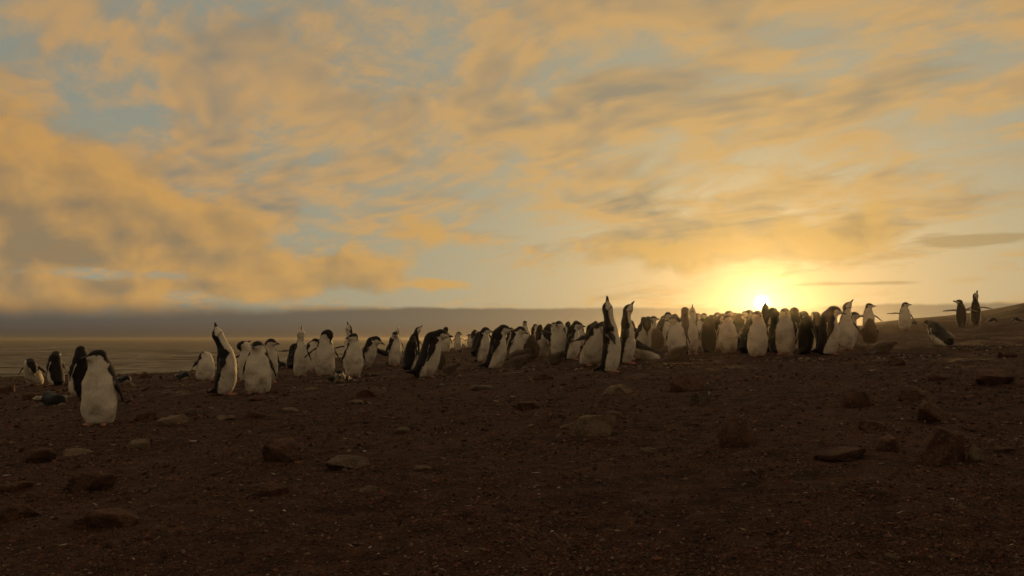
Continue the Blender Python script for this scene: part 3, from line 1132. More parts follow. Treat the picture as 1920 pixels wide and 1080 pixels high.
# (pose, px, feet y, top y, facing in degrees: 0 camera, 90 right of picture, -90 left, 180 away; label, kind)
A, CH = 'adult', 'chick'
COLONY = [
    # --- far left
    (pose('bent', lean=35, neck=(95, 40, 0.09), neck2=(150, 60, 0.07), head=(-70, 60), left=(30, 0), right=(34, 10)), 66, 722, 668, -25, 'penguin bent over preening its chest, leftmost bird in the picture', A),
    (pose('hunch', lean=12, neck=(45, -40, 0.075), head=(3, -62)), 106, 722, 657, -150, 'black-backed penguin second from the left edge, bill pointing left', A),
    (pose('look', neck=(20, -25, 0.09), head=(2, -45)), 150, 742, 646, -142, 'black-backed penguin standing just behind the big dirty-bellied penguin on the left', A),
    (pose('rest', fat=1.0, neck=(10, -20, 0.092), head=(0, -42), left=(17, 2), right=(17, -5)), 186, 793, 653, -24, 'big white-bellied penguin with dirty belly, nearest bird on the left, head turned left', A),
    (pose('prone', neck=(70, -20, 0.06), head=(-12, -30), left=(50, 0), right=(50, 0)), 108, 758, 723, -158, 'dark penguin lying on the ground left of the big dirty-bellied penguin', A),
    (pose('prone_low'), 236, 716, 696, -168, 'dark penguin lying low on the crest right of the big dirty-bellied penguin', A),
    (pose('prone_low'), 347, 709, 683, -165, 'dark penguin lying low left of the white-bellied preening one', A),
    (pose('headback'), 384, 714, 660, 24, 'white-bellied penguin with its head hidden, preening behind the bill-raised penguin on the left', A),
    (pose('ecstatic', neck=(-24, 0, 0.20), head=(108, 0), bill_open=12, left=(18, 10), right=(40, 12), fat=0.92, tall=1.04), 421, 738, 603, 74, 'penguin stretching neck and open bill skyward, tilted left, leftmost of the callers', A),
    (pose('rest', fat=1.08, tall=0.98, neck=(22, -5, 0.075), head=(0, -10)), 484, 735, 637, -14, 'plump sleepy penguin with brown-stained white belly beside the leftmost caller', A),
    (pose('look', neck=(15, 20, 0.08), head=(0, 35)), 503, 716, 634, 18, 'penguin looking over the right shoulder of the sleepy brown-stained penguin', A),
    (pose('preen_side', neck=(35, -40, 0.09), neck2=(100, -60, 0.05), head=(35, 120), left=(40, 0), right=(65, -10)), 464, 716, 640, -30, 'preening penguin half hidden behind the left side of the sleepy brown-stained penguin', A),
    (pose('prone', neck=(60, 20, 0.06)), 527, 690, 669, -165, 'dark penguin lying on its belly left of the straight-up caller', A),
    (pose('spread', lean=24, neck=(70, -20, 0.08), neck2=(110, -40, 0.05), head=(-40, -60), left=(75, -10), right=(82, -10)), 548, 690, 642, 165, 'dark penguin with flipper spread left, behind the straight-up caller', A),
    (pose('ecstatic', neck=(3, 0, 0.17), head=(84, 0), fat=0.84), 563, 705, 609, 14, 'caller facing the camera with white front and bill straight up, left of the head-down penguin', A),
    (pose('preen_side', neck=(35, 40, 0.08), neck2=(105, 70, 0.06)), 585, 694, 633, 30, 'preening penguin seen between the straight-up caller and the head-down penguin', A),
    (pose('preen_chest', fat=1.02, neck=(12, 10, 0.11), neck2=(70, 60, 0.04), head=(-58, 40), left=(24, -5), right=(48, 5)), 609, 703, 611, 0, 'large penguin with head bowed and one flipper held out left', A),
    (pose('prone', lean=84, neck=(35, 0, 0.075), head=(-8, 0), left=(25, 10), right=(25, 10)), 636, 714, 682, 0, 'penguin lying on its belly facing the camera between two standing penguins', A),
    (pose('rest', neck=(12, -10, 0.075), head=(2, -55), fat=0.88), 663, 706, 623, 10, 'white-bellied penguin with head turned left beside the one lying flat', A),
    (pose('ecstatic', neck=(6, -60, 0.20), head=(80, -60), left=(60, -10), right=(75, -8), fat=0.9), 656, 694, 601, -15, 'caller with only its raised bill and neck showing behind the head-turned-left penguin', A),
    (pose('hunch', lean=20, neck=(60, 20, 0.07), head=(-25, 20), left=(35, -10)), 684, 690, 629, 60, 'small stooping penguin just right of the head-turned-left penguin, flipper held out', A),
    (pose('prone_low'), 697, 665, 652, -160, 'tiny dark lying penguin on the crest right of the stooping one', A),
    (pose('bent', lean=66), 722, 668, 643, -75, 'dark penguin bent down on the crest with white flank showing', A),
    # --- left of centre
    (pose('look', neck=(15, -20, 0.075), head=(-2, -50), left=(18, -6), right=(22, -10)), 739, 685, 621, 50, 'penguin with white front and head turned left in the trio behind the big hunched penguin', A),
    (pose('ecstatic', neck=(3, 0, 0.20), head=(84, 0)), 745, 672, 611, 10, 'caller whose bill tip points up just behind the head-turned-left trio penguin', A),
    (pose('hunch', lean=8, neck=(30, 20, 0.085), head=(5, 40)), 768, 692, 628, 140, 'black-backed penguin seen from behind with face turned right, just left of the big hunched one', A),
    (pose('ecstatic', neck=(24, -90, 0.16), head=(52, -95), fat=0.92), 777, 676, 609, 175, 'dark penguin stretching its neck up to the left behind the black-backed trio penguin', A),
    (pose('hunch', lean=14, fat=1.03, neck=(58, 0, 0.10), head=(-6, 0), left=(20, -2), right=(20, 2)), 796, 706, 615, 96, 'big hunched penguin in profile facing right, nearest bird left of centre', A),
    (pose('look', lean=0, neck=(30, 0, 0.10), neck2=(80, 10, 0.03), head=(-50, 0)), 835, 662, 611, 5, 'penguin with bowed dark head and white chest right behind the big hunched bird', A),
    (pose('spread', neck=(20, 30, 0.09), head=(-10, 50), left=(62, -8), right=(30, 0)), 858, 656, 621, 12, 'penguin with one flipper stretched out right, standing alone against the fog', A),
    (pose('chick', head=(0, 20)), 828, 692, 657, 150, 'brown chick sitting close in front of the big hunched penguin', CH),
    (pose('chick_lie'), 838, 699, 676, 75, 'grey chick lying flat at the feet of the big hunched penguin', CH),
    (pose('spread', neck=(15, -30, 0.08), head=(0, -60), left=(20, 0), right=(50, -10)), 881, 652, 626, -25, 'small distant penguin with flipper held left, above the grey lying chick', A),
    (pose('hunch', lean=30, neck=(80, 0, 0.07), head=(-30, 0)), 893, 668, 619, 155, 'black-backed stooping penguin left of the profile bird at centre', A),
    (pose('look', neck=(20, 15, 0.075), head=(-3, 45)), 906, 678, 611, 55, 'penguin with white front looking right, just behind the large profile bird at centre', A),
    (pose('hunch', lean=8, fat=0.98, neck=(38, 5, 0.095), head=(-10, 5), left=(19, -4), right=(19, -4)), 927, 688, 604, 86, 'large penguin in profile facing right beside the lying brown chicks', A),
    (pose('hunch', lean=4, neck=(42, 20, 0.09), head=(-24, 28)), 966, 678, 611, 48, 'penguin looking down to the right behind the lying brown chicks', A),
    (pose('look'), 956, 655, 614, 60, 'small penguin head seen between the two penguins beside the brown chicks', A),
    (pose('tallneck', head=(0, -10)), 984, 650, 602, 10, 'distant penguin facing the camera above the standing dark chick', A),
    (pose('look', neck=(20, 0, 0.10), head=(0, 10)), 1001, 644, 605, 75, 'distant penguin head in profile facing right above the preening white back', A),
    (pose('bent', lean=40, neck=(100, 30, 0.09), neck2=(150, 30, 0.06), head=(-75, 20), left=(35, 10), right=(35, 10)), 1012, 670, 613, 20, 'preening penguin folded forward, pale back rounded, beside the standing dark chick', A),
    (pose('chick', head=(0, 10), fat=1.0), 997, 676, 625, 170, 'dark brown chick standing upright with a glowing pale rim', CH),
    (pose('hunch', lean=4, neck=(40, 10, 0.09), head=(2, 20)), 1024, 656, 606, 125, 'dark penguin looking right just behind the preening folded penguin', A),
    (pose('look', head=(5, 20)), 1037, 645, 600, 15, 'small distant penguin head left of the broad sleepy one', A),
    (pose('rest', fat=0.96, neck=(18, 0, 0.075), head=(-2, -8)), 1049, 674, 602, -12, 'broad white-bellied penguin facing the camera at centre, eyes narrow', A),
    (pose('hunch', lean=4, fat=0.92, neck=(30, 0, 0.09), head=(-4, 0)), 1071, 674, 602, 80, 'slim penguin in profile facing right, shoulder to shoulder with the broad one at centre', A),
    (pose('chick_lie', fat=1.1), 967, 688, 660, 70, 'big brown chick lying flat beside the large profile penguin', CH),
    (pose('chick_lie', fat=1.05), 965, 680, 650, 62, 'brown chick lying close behind the big lying brown chick', CH),
    (pose('chick_lie', moult=0.7), 1037, 684, 655, 40, 'ragged moulting chick lying in front of the broad penguin at centre', CH),
    (pose('look', neck=(20, -10, 0.075), head=(2, -40)), 1088, 655, 605, -10, 'distant penguin with face turned left, right of the slim profile bird', A),
    (pose('hunch', lean=6, neck=(45, 0, 0.09), head=(0, 5)), 1104, 655, 603, 95, 'distant penguin with white cheek facing right, left of the pair of callers', A),
    # --- callers at centre right
    (pose('hunch', lean=26, fat=1.02, neck=(55, 20, 0.09), head=(-30, 40), right=(68, 5), left=(25, 10)), 1106, 684, 597, 34, 'stout penguin leaning over with flipper out left, left of the tallest caller', A),
    (pose('ecstatic', neck=(-6, 0, 0.20), head=(95, 0), bill_open=14, left=(20, 0), right=(46, 42), fat=0.86), 1144, 697, 553, 84, 'tallest caller at centre, open bill straight up and flipper across its chest', A),
    (pose('ecstatic', neck=(4, 0, 0.17), head=(58, 0), fat=0.78, left=(18, -5), right=(18, -5)), 1175, 680, 562, 86, 'slender caller with bill raised to the upper right, beside the tallest caller', A),
    (pose('bent', lean=18, fat=0.95, neck=(40, 0, 0.10), neck2=(130, -30, 0.06), head=(-70, -40)), 1200, 668, 594, 35, 'preening penguin with rounded white neck right behind the slender caller', A),
    (pose('look', head=(0, 5)), 1215, 648, 593, 15, 'distant penguin face right of the rounded-neck preening one', A),
    (pose('hunch', neck=(50, 0, 0.09), head=(-10, 0)), 1232, 648, 596, 100, 'distant dark penguin stooping behind the round-headed chick', A),
    (pose('look', head=(-5, 40)), 1243, 645, 592, 30, 'distant penguin with white chest left of the taller distant head', A),
    (pose('tallneck', head=(0, -35)), 1254, 650, 585, 0, 'distant penguin whose head rises above its neighbours left of the dark-necked one', A),
    (pose('prone', lean=58, fat=0.95, neck=(70, 0, 0.06), head=(-30, 0), left=(40, -10), right=(20, 0)), 1222, 674, 628, -60, 'grey-backed bird crouching with pale flank beside the pale lying chick', A),
    (pose('chick', head=(0, -10), neck=(5, 0, 0.03)), 1231, 659, 612, 160, 'brown round-headed chick behind the crouching grey-backed bird', CH),
    (pose('rest', fat=1.0, neck=(25, -20, 0.075), head=(0, -65)), 1270, 668, 591, -14, 'white-fronted penguin with head turned left in front of the dark-necked one', A),
    (pose('tallneck', neck=(2, 0, 0.17), fat=0.86, tall=1.08), 1285, 662, 573, 178, 'dark long-necked penguin seen from behind between two white fronts', A),
    (pose('ecstatic', neck=(4, 0, 0.19), head=(82, 0), fat=0.68, left=(14, -5), right=(14, -5)), 1299, 664, 569, 8, 'slim white-fronted caller with thin bill straight up, right of the dark-necked penguin', A),
    (pose('chick_lie', fat=1.1), 1266, 676, 646, 45, 'large pale chick lying down in front of the white-fronted penguin', CH),
    (pose('preen_side', neck=(35, 40, 0.08)), 1314, 650, 596, 10, 'preening penguin right of the slim white-fronted caller', A),
    # --- in front of the sun
    (pose('rest'), 1329, 660, 593, 185, 'dark back of a penguin left of the broad white one near the sun', A),
    (pose('look'), 1333, 642, 590, 160, 'dark crown showing just above the dark-backed penguin near the sun', A),
    (pose('hunch', lean=4, neck=(35, 0, 0.075), head=(-5, 10)), 1348, 652, 585, 60, 'penguin behind the left shoulder of the broad white one near the sun', A),
    (pose('look', neck=(8, 0, 0.12), head=(12, 0)), 1364, 648, 581, 80, 'penguin with raised bill pointing right above the broad white one near the sun', A),
    (pose('rest', fat=1.05, neck=(25, 0, 0.07), head=(-2, -20)), 1366, 661, 589, -8, 'broad white-bellied penguin nearest the left of the sun', A),
    (pose('look', neck=(10, -20, 0.08), head=(0, -40)), 1385, 655, 585, 170, 'dark penguin seen from behind right of the broad white one near the sun', A),
    (pose('hunch', lean=16, neck=(50, 0, 0.09), head=(-8, 0), left=(35, 0), right=(35, -20)), 1402, 662, 588, 140, 'dark leaning penguin just left of the glowing sun', A),
    (pose('rest', neck=(15, 0, 0.08)), 1420, 668, 582, 20, 'white-fronted penguin directly below the sun', A),
    (pose('look', neck=(10, 0, 0.10), head=(2, 20)), 1447, 659, 576, 118, 'penguin looking right directly below the right edge of the sun', A),
    (pose('ecstatic', neck=(3, 0, 0.15), fat=0.85), 1436, 656, 562, 170, 'caller whose bill tip cuts into the sun', A),
    (pose('preen_side'), 1460, 660, 581, 168, 'preening penguin right of the sun between two white fronts', A),
    (pose('look', neck=(12, 0, 0.085), head=(-2, 10)), 1473, 664, 577, 0, 'white-fronted penguin right of the sun with dark flipper hanging', A),
    (pose('look', neck=(15, 20, 0.085), head=(-4, 40)), 1489, 656, 575, 128, 'penguin with round dark head leaning right, right of the sun', A),
    (pose('rest', fat=1.0), 1513, 663, 590, 150, 'round dark-backed penguin right of the sun showing a white flank', A),
    (pose('look', head=(-8, -20)), 1534, 652, 584, -150, 'penguin half hidden left of the big dark hunched one', A),
    (pose('hunch', lean=4, fat=1.0, neck=(34, 0, 0.095), head=(-12, 0)), 1551, 665, 573, 104, 'big dark hunched penguin in profile with bill against a white chest', A),
    (pose('ecstatic', neck=(8, 60, 0.15), head=(56, 70), fat=0.84, left=(30, -5), right=(20, 0)), 1588, 657, 562, 6, 'white-fronted caller with bill raised to the right, next to the big dark hunched one', A),
    (pose('hunch', lean=4, neck=(40, 0, 0.09), head=(-3, 0)), 1592, 650, 585, 80, 'penguin whose dark bill sticks out right behind the white-fronted caller', A),
    # --- right
    (pose('spread', neck=(8, 20, 0.12), head=(2, 72), left=(48, -12), right=(52, -12), fat=0.92, flip=1.2), 1629, 624, 568, 6, 'penguin with both flippers out behind the brown chick on the right', A),
    (pose('chick', head=(0, 0), fat=1.0), 1632, 648, 596, 172, 'dark brown chick standing on the right in front of the flippers-out penguin', CH),
    (pose('chick_lie', fat=1.1), 1652, 661, 634, 80, 'brown chick lying flat at the feet of the standing dark chick on the right', CH),
    (pose('spread', neck=(6, 10, 0.125), head=(4, 78), left=(24, -10), right=(86, -6), fat=1.0, flip=1.2), 1697, 618, 566, 4, 'white-fronted penguin facing right with one flipper straight out left, alone on the rise', A),
    (pose('prone', neck=(60, 10, 0.07), head=(-5, 30)), 1738, 610, 595, 160, 'dark penguin lying on the crest right of the lone white-fronted one', A),
    (pose('prone_low'), 1712, 610, 600, -165, 'small dark lying penguin half hidden behind the lone white-fronted one', A),
    (pose('bent', lean=52, neck=(100, -20, 0.09), neck2=(150, -20, 0.07), head=(-80, 0), right=(35, 20)), 1772, 649, 601, -150, 'dark-backed penguin bent right over on the right slope', A),
    (pose('spread', neck=(10, 60, 0.115), flip=1.4, head=(16, 80), bill_open=24, left=(84, -6), right=(80, -6), fat=0.86), 1803, 613, 562, 172, 'dark penguin calling to the left with flippers out, left of the pair on the ridge', A),
    (pose('ecstatic', neck=(4, -90, 0.18), flip=1.4, head=(74, -80), bill_open=28, left=(60, -6), right=(78, -6), fat=0.84), 1830, 611, 545, 158, 'dark penguin calling straight up with flippers out, right of the pair on the ridge', A),
    (pose('prone_low'), 1862, 604, 588, -170, 'dark penguin lying on the ridge right of the calling pair', A),
    (pose('prone_low'), 1906, 604, 590, 170, 'dark penguin lying on the ridge at the right edge of the picture', A),
    (pose('prone_low'), 1604, 622, 608, 150, 'small dark lying penguin behind the bill sticking out right', A),
]

# small distant birds half hidden in the back row: px, feet, top, facing, what they stand behind
BACK_ROW = [
    (868, 646, 618, 60, 'just left of the small distant one with its flipper held left'), (888, 650, 617, 110, 'right above the black-backed stooping penguin'),
    (915, 648, 612, -40, 'between the white-fronted looker and the large profile bird'), (943, 650, 611, 80, 'right behind the large profile bird beside the brown chicks'),
    (1012, 644, 607, 160, 'seen from behind above the preening folded penguin'), (1066, 646, 602, -20, 'between the broad one at centre and the slim profile bird'),
    (1078, 648, 600, 95, 'right behind the head of the slim profile bird'), (1116, 645, 601, 30, 'above the back of the stout leaning penguin'),
    (1134, 647, 599, 120, 'immediately left of the tallest caller'), (1190, 646, 596, -60, 'immediately right of the slender caller'),
    (1206, 646, 594, 150, 'above the rounded white neck of the preening one'), (1222, 643, 592, 75, 'above the brown round-headed chick'),
    (1262, 643, 586, 20, 'left of the dark long-necked penguin'), (1306, 640, 588, 110, 'right of the slim white-fronted caller'),
    (1322, 645, 586, -30, 'above the dark back left of the broad white one near the sun'), (1342, 638, 583, 80, 'above the shoulder left of the broad white one near the sun'),
    (1376, 641, 582, 170, 'above the right shoulder of the broad white one near the sun'), (1396, 643, 583, 60, 'above the dark leaning penguin left of the sun'),
    (1410, 645, 580, -120, 'touching the left rim of the sun'), (1500, 646, 581, 90, 'right of the sun, behind the round dark-backed one'),
    (1526, 643, 583, 40, 'left of the half-hidden bird beside the big dark hunched one')]
BACK_POSES = ['look', 'rest', 'hunch', 'tallneck', 'rest', 'preen_chest', 'look']
for _i, (_x, _f, _t, _a, _w) in enumerate(BACK_ROW):
    COLONY.append((pose(BACK_POSES[_i % 7]), _x, _f, _t, _a, 'small back-row penguin ' + _w, A))

placed = []
for i, (ps, px, fy, ty, facing, label, kind) in enumerate(COLONY):
    gx, gy = plane_hit(px, fy)
    hpx = fy - ty
    big = hpx * 1024 / 1920
    flat = ps.get('lean', 0) > 48
    vox = 0.0080 if hpx > 90 else (0.0105 if hpx > 60 else 0.0125)
    data = bird_meshes(ps, vox, feet=not flat, eyes=hpx > 88)
    dist = gy * math.cos(PITCH)
    scale = hpx * gy / F_PX / data['top']
    if kind == A:
        scale = min(max(scale, 0.80), 1.15) if not flat else min(max(scale, 0.78), 0.86)
    ob = make_bird('penguin' if kind == A else 'penguin_chick', data)
    ob.location = (gx, gy, float(ground_z(gx, gy)[0]) - 0.006)
    # facing is given against the line of sight
    ob.rotation_euler = (0, 0, math.radians(facing) - math.atan2(gx, gy))
    ob.scale = (scale,) * 3
    tag(ob, label, 'penguin' if kind == A else 'chick', 'penguins of the colony' if kind == A else 'chicks of the colony')
    placed.append((i, px, gx, gy, scale, data, ob))

# ------------------------------------------------------------------ rocks and gravel
def rock_material(name, dark, mid, pale, droppings=0.0):
    mt, N, b = principled(name, 0.92, spec=0.15)
    oc = N.node('ShaderNodeTexCoord').outputs['Object']
    rnd = N.node('ShaderNodeObjectInfo').outputs['Random']
    o = N.v('ADD', oc, N.xyz(N.mul(rnd, 31.0), N.mul(rnd, 17.0), 0))
    n = N.noise(o, 14.0, 5, 0.65, dims='3D')
    f = N.noise(o, 90.0, 4, 0.65, dims='3D')
    c = N.mix(N.step(n, 0.32, 0.66), dark, mid)
    c = N.mix(N.mul(N.step(f, 0.52, 0.72), 0.7), c, pale)
    if droppings:
        d = N.step(N.noise(N.v('MULTIPLY', o, (1, 1, 0.3)), 20.0, 4, 0.6, dims='3D'), 0.58, 0.66)
        c = N.mix(N.mul(d, droppings), c, (0.55, 0.50, 0.42))
    N.put(b.inputs['Base Color'], c)
    add_bump(N, b, N.add(n, N.mul(f, 0.5)), 0.9, 0.012)
    return mt


M_ROCK = {
    'dark': rock_material('rock_dark', (0.040, 0.0195, 0.0135), (0.100, 0.052, 0.034), (0.19, 0.115, 0.075)),
    'tan': rock_material('rock_tan', (0.075, 0.050, 0.034), (0.17, 0.12, 0.08), (0.30, 0.23, 0.16)),
    'grey': rock_material('rock_grey', (0.056, 0.040, 0.029), (0.125, 0.092, 0.064), (0.23, 0.175, 0.125)),
    'guano': rock_material('rock_guano', (0.05, 0.034, 0.026), (0.11, 0.08, 0.06), (0.24, 0.19, 0.14), 0.8),
}


def rock_mesh(name, w, d, h, seed, cuts=7, rough=0.22, sub=26, round_=0.0):
    """Closed faceted boulder: a sphere grid cut by random planes, roughened, with its foot below ground."""
    rs = np.random.RandomState(seed)
    n1, n2 = sub, sub * 2
    th = np.linspace(0.0, math.pi, n1 + 1)
    ph = np.linspace(0, 2 * math.pi, n2, endpoint=False)
    T, P = np.meshgrid(th[1:-1], ph, indexing='ij')
    dirs = np.stack([np.sin(T) * np.cos(P), np.sin(T) * np.sin(P), np.cos(T)], -1).reshape(-1, 3)
    dirs = np.concatenate([dirs, [[0, 0, 1.0], [0, 0, -1.0]]])
    r = np.full(len(dirs), 1.0)
    for k in range(cuts):
        nrm = unit(rs.normal(size=3) * np.array((1, 1, 0.75)))
        if k == 0:
            nrm = unit(np.array((rs.normal() * 0.35, rs.normal() * 0.35, 1)))
        lim = rs.uniform(0.45, 0.80) + round_ * 0.3
        cs = dirs @ nrm
        r = np.where(cs > 0.05, np.minimum(r, lim / np.maximum(cs, 0.05)), r)
    r = r * (1 + rough * fbm(dirs * 1.7 + seed * 3.3, 4, 0.55) + 0.07 * fbm(dirs * 7 + seed, 3, 0.6))
    v = dirs * r[:, None]
    lo, hi = v.min(0), v.max(0)
    v = (v - (lo + hi) / 2) / (hi - lo)
    v = v * np.array((w, d, h * 1.5))
    v[:, 2] += h * 1.5 / 2 - h * 0.5
    m = n1 - 1
    f = []
    for i in range(m - 1):
        for j in range(n2):
            j2 = (j + 1) % n2
            f.append((i * n2 + j, (i + 1) * n2 + j, (i + 1) * n2 + j2))
            f.append((i * n2 + j, (i + 1) * n2 + j2, i * n2 + j2))
    top, bot = len(v) - 2, len(v) - 1
    for j in range(n2):
        j2 = (j + 1) % n2
        f.append((top, j, j2))
        f.append((bot, (m - 1) * n2 + j2, (m - 1) * n2 + j))
    return v, np.array(f)


# px, base y, width px, height px, material, cuts, rotation, label
ROCKS = [
    (172, 920, 92, 42, 'dark', 8, 20, 'dark angular rock in the left foreground, below the big dirty-bellied penguin'),
    (535, 868, 84, 50, 'dark', 9, -15, 'brown wedge-shaped rock with a tan top edge below the sleepy brown-stained penguin'),
    (652, 884, 88, 24, 'grey', 6, 10, 'flat pale slab lying right of the brown wedge-shaped rock'),
    (1112, 816, 92, 50, 'tan', 8, 0, 'pale hump-backed rock in the middle foreground below the tallest caller'),
    (1070, 806, 46, 16, 'tan', 6, 5, 'small flat tan stone touching the left end of the pale hump-backed rock'),
    (1384, 836, 88, 72, 'dark', 3, 30, 'big rounded boulder below the sun'),
    (1770, 868, 100, 84, 'dark', 9, 15, 'large cracked grey boulder in the right foreground'),
    (1578, 862, 118, 24, 'dark', 7, 5, 'long flat slab left of the large cracked grey boulder'),
    (1742, 790, 76, 48, 'dark', 8, 45, 'dark pointed rock behind the large cracked grey boulder'),
    (1664, 845, 62, 36, 'dark', 7, 60, 'brown rock between the long flat slab and the large cracked grey boulder'),
    (1604, 762, 64, 44, 'dark', 8, 15, 'dark rough mound of stone on the slope behind the long flat slab'),
    (1286, 732, 76, 36, 'dark', 6, 0, 'low dark rock in the orange glow below the pale lying chick'),
    (1160, 740, 62, 22, 'tan', 8, 10, 'jagged low rock just below the tallest caller'),
    (262, 840, 46, 22, 'tan', 6, 0, 'small pale rounded rock below and right of the big dirty-bellied penguin'),
    (72, 866, 62, 32, 'dark', 8, 30, 'tan-topped rock near the left edge, left of the flat pale stone'),
    (146, 850, 60, 15, 'tan', 5, 0, 'flat pale stone right of the tan-topped rock near the left edge'),
    (324, 795, 60, 24, 'tan', 6, 15, 'rock with a pale ridge on top, right of the big dirty-bellied penguin'),
    (362, 776, 34, 16, 'grey', 5, 0, 'smooth grey cobble just behind the pale-ridged rock'),
    (478, 782, 38, 18, 'dark', 5, 0, 'small dark cobble below the sleepy brown-stained penguin'),
    (274, 785, 42, 17, 'dark', 7, 0, 'small dark rock left of the pale-ridged rock'),
    (692, 742, 50, 20, 'dark', 7, 0, 'dark low rock below the penguin lying flat on its belly'),
    (668, 756, 34, 9, 'tan', 5, 0, 'thin flat tan stone just below the dark low rock left of centre'),
    (792, 890, 36, 9, 'tan', 5, 20, 'thin pale sliver of stone right of the flat pale slab'),
    (690, 931, 40, 13, 'tan', 6, -20, 'small reddish flat stone below the flat pale slab'),
    (206, 986, 120, 40, 'dark', 7, 10, 'very dark broad rock at lower left, nearest of the big rocks'),
    (38, 978, 84, 36, 'dark', 8, 40, 'dark rock cut by the left edge at lower left'),
    (30, 920, 56, 18, 'dark', 6, 5, 'low dark stone at the left edge above the edge-cut dark rock'),
    (512, 930, 66, 30, 'dark', 7, 0, 'dark low rock below the brown wedge-shaped rock'),
    (756, 814, 28, 12, 'grey', 5, 0, 'small lone pale cobble left of the middle foreground'),
    (1862, 726, 92, 34, 'dark', 7, 0, 'broad dark rock near the right edge below the bent-over penguin'),
    (1634, 806, 50, 22, 'dark', 6, 0, 'dark stone left of the dark pointed rock'),
    (1704, 752, 52, 26, 'dark', 7, 20, 'dark stone behind the dark pointed rock'),
    (1312, 757, 42, 32, 'guano', 7, 0, 'pointed stone streaked white with droppings below the sun'),
    (1018, 712, 42, 16, 'dark', 7, 0, 'low dark stone below the ragged moulting chick'),
    (905, 732, 52, 10, 'grey', 6, 0, 'flat grey stone below the large profile penguin'),
    (992, 768, 56, 16, 'dark', 7, 0, 'low dark rock left of and above the pale hump-backed rock'),
    (1150, 786, 44, 14, 'dark', 6, 0, 'dark stone just behind the pale hump-backed rock'),
    (1678, 683, 42, 18, 'dark', 8, 0, 'dark rough stone below the lying brown chick on the right'),
    (1672, 1048, 26, 14, 'grey', 6, 0, 'small pointed stone at the bottom right, below the long flat slab'),
    (208, 1028, 32, 15, 'dark', 6, 0, 'small reddish stone at the bottom left below the very dark broad rock'),
    (1214, 684, 16, 11, 'guano', 4, 0, 'small round white stone in front of the crouching grey-backed bird'),
    (1196, 675, 26, 8, 'guano', 6, 0, 'flat whitish stone between the slender caller and the crouching grey-backed bird'),
    (542, 770, 38, 10, 'tan', 5, 0, 'thin flat stone right of the small dark cobble'),
    (1888, 668, 34, 20, 'dark', 8, 0, 'small blocky stone near the right edge below the ridge'),
    (1880, 846, 46, 14, 'dark', 6, 0, 'low stone at right behind the large cracked grey boulder'),
    (1830, 862, 40, 40, 'grey', 8, 50, 'grey block leaning on the right side of the large cracked grey boulder'),
    (520, 704, 10, 8, 'guano', 4, 0, 'tiny pale pebble right of the sleepy brown-stained penguin'),
    (696, 704, 26, 10, 'guano', 6, 0, 'flat whitish stone right of the penguin lying flat on its belly'),
    (60, 750, 40, 18, 'dark', 7, 0, 'dark stone at the left edge below the preening leftmost penguin'),
    (15, 735, 34, 20, 'dark', 7, 0, 'dark stone cut by the left edge on the crest'),
    (274, 708, 22, 12, 'dark', 6, 0, 'dark stone on the crest left of the lying penguins'),
    (240, 728, 30, 14, 'tan', 6, 0, 'tan stone behind the right side of the big dirty-bellied penguin'),
    (1220, 850, 30, 10, 'grey', 6, 0, 'small grey stone right of the pale hump-backed rock'),
    (425, 785, 36, 10, 'tan', 6, 0, 'thin pale stone left of the small dark cobble'),
    (480, 750, 44, 12, 'dark', 7, 0, 'low dark rubble stone right at the feet of the sleepy brown-stained penguin'),
    (1760, 716, 40, 14, 'dark', 7, 0, 'low stone below the bent-over penguin on the right'),
]
rock_sites = []
for i, (px, by, wpx, hpx, mk, cuts, rot, label) in enumerate(ROCKS):
    gx, gy = plane_hit(px, by)
    gy2 = gy
    k = gy2 / F_PX
    w, h = wpx * k * 0.95, hpx * k * 0.92
    d = w * (0.75 if hpx > 12 else 0.8)
    sub = 26 if wpx > 70 else (18 if wpx > 35 else 12)
    v, f = rock_mesh('rock', w, d, h, 100 + i * 7, cuts + 3, 0.13, sub, 0.5 if cuts <= 5 else 0.0)
    ob = mesh_obj('rock', v, f, M_ROCK[mk], smooth=False if cuts > 5 else True)
    yy = gy + d * 0.35
    xx = gx * yy / gy
    ob.location = (xx, yy, float(ground_z(xx, yy)[0]) - h * 0.14)
    ob.rotation_euler = (0, 0, math.radians(rot))
    tag(ob, label, 'rock', 'loose rocks on the slope')
    rock_sites.append((xx, yy, w))


# heaps of small nest stones among the birds (photo pixels)
NESTS = [(1212, 686), (812, 706), (905, 690), (1345, 672), (1470, 676), (690, 712), (1085, 690), (1700, 668), (1850, 652), (110, 735), (985, 693), (1250, 688), (1560, 676)]


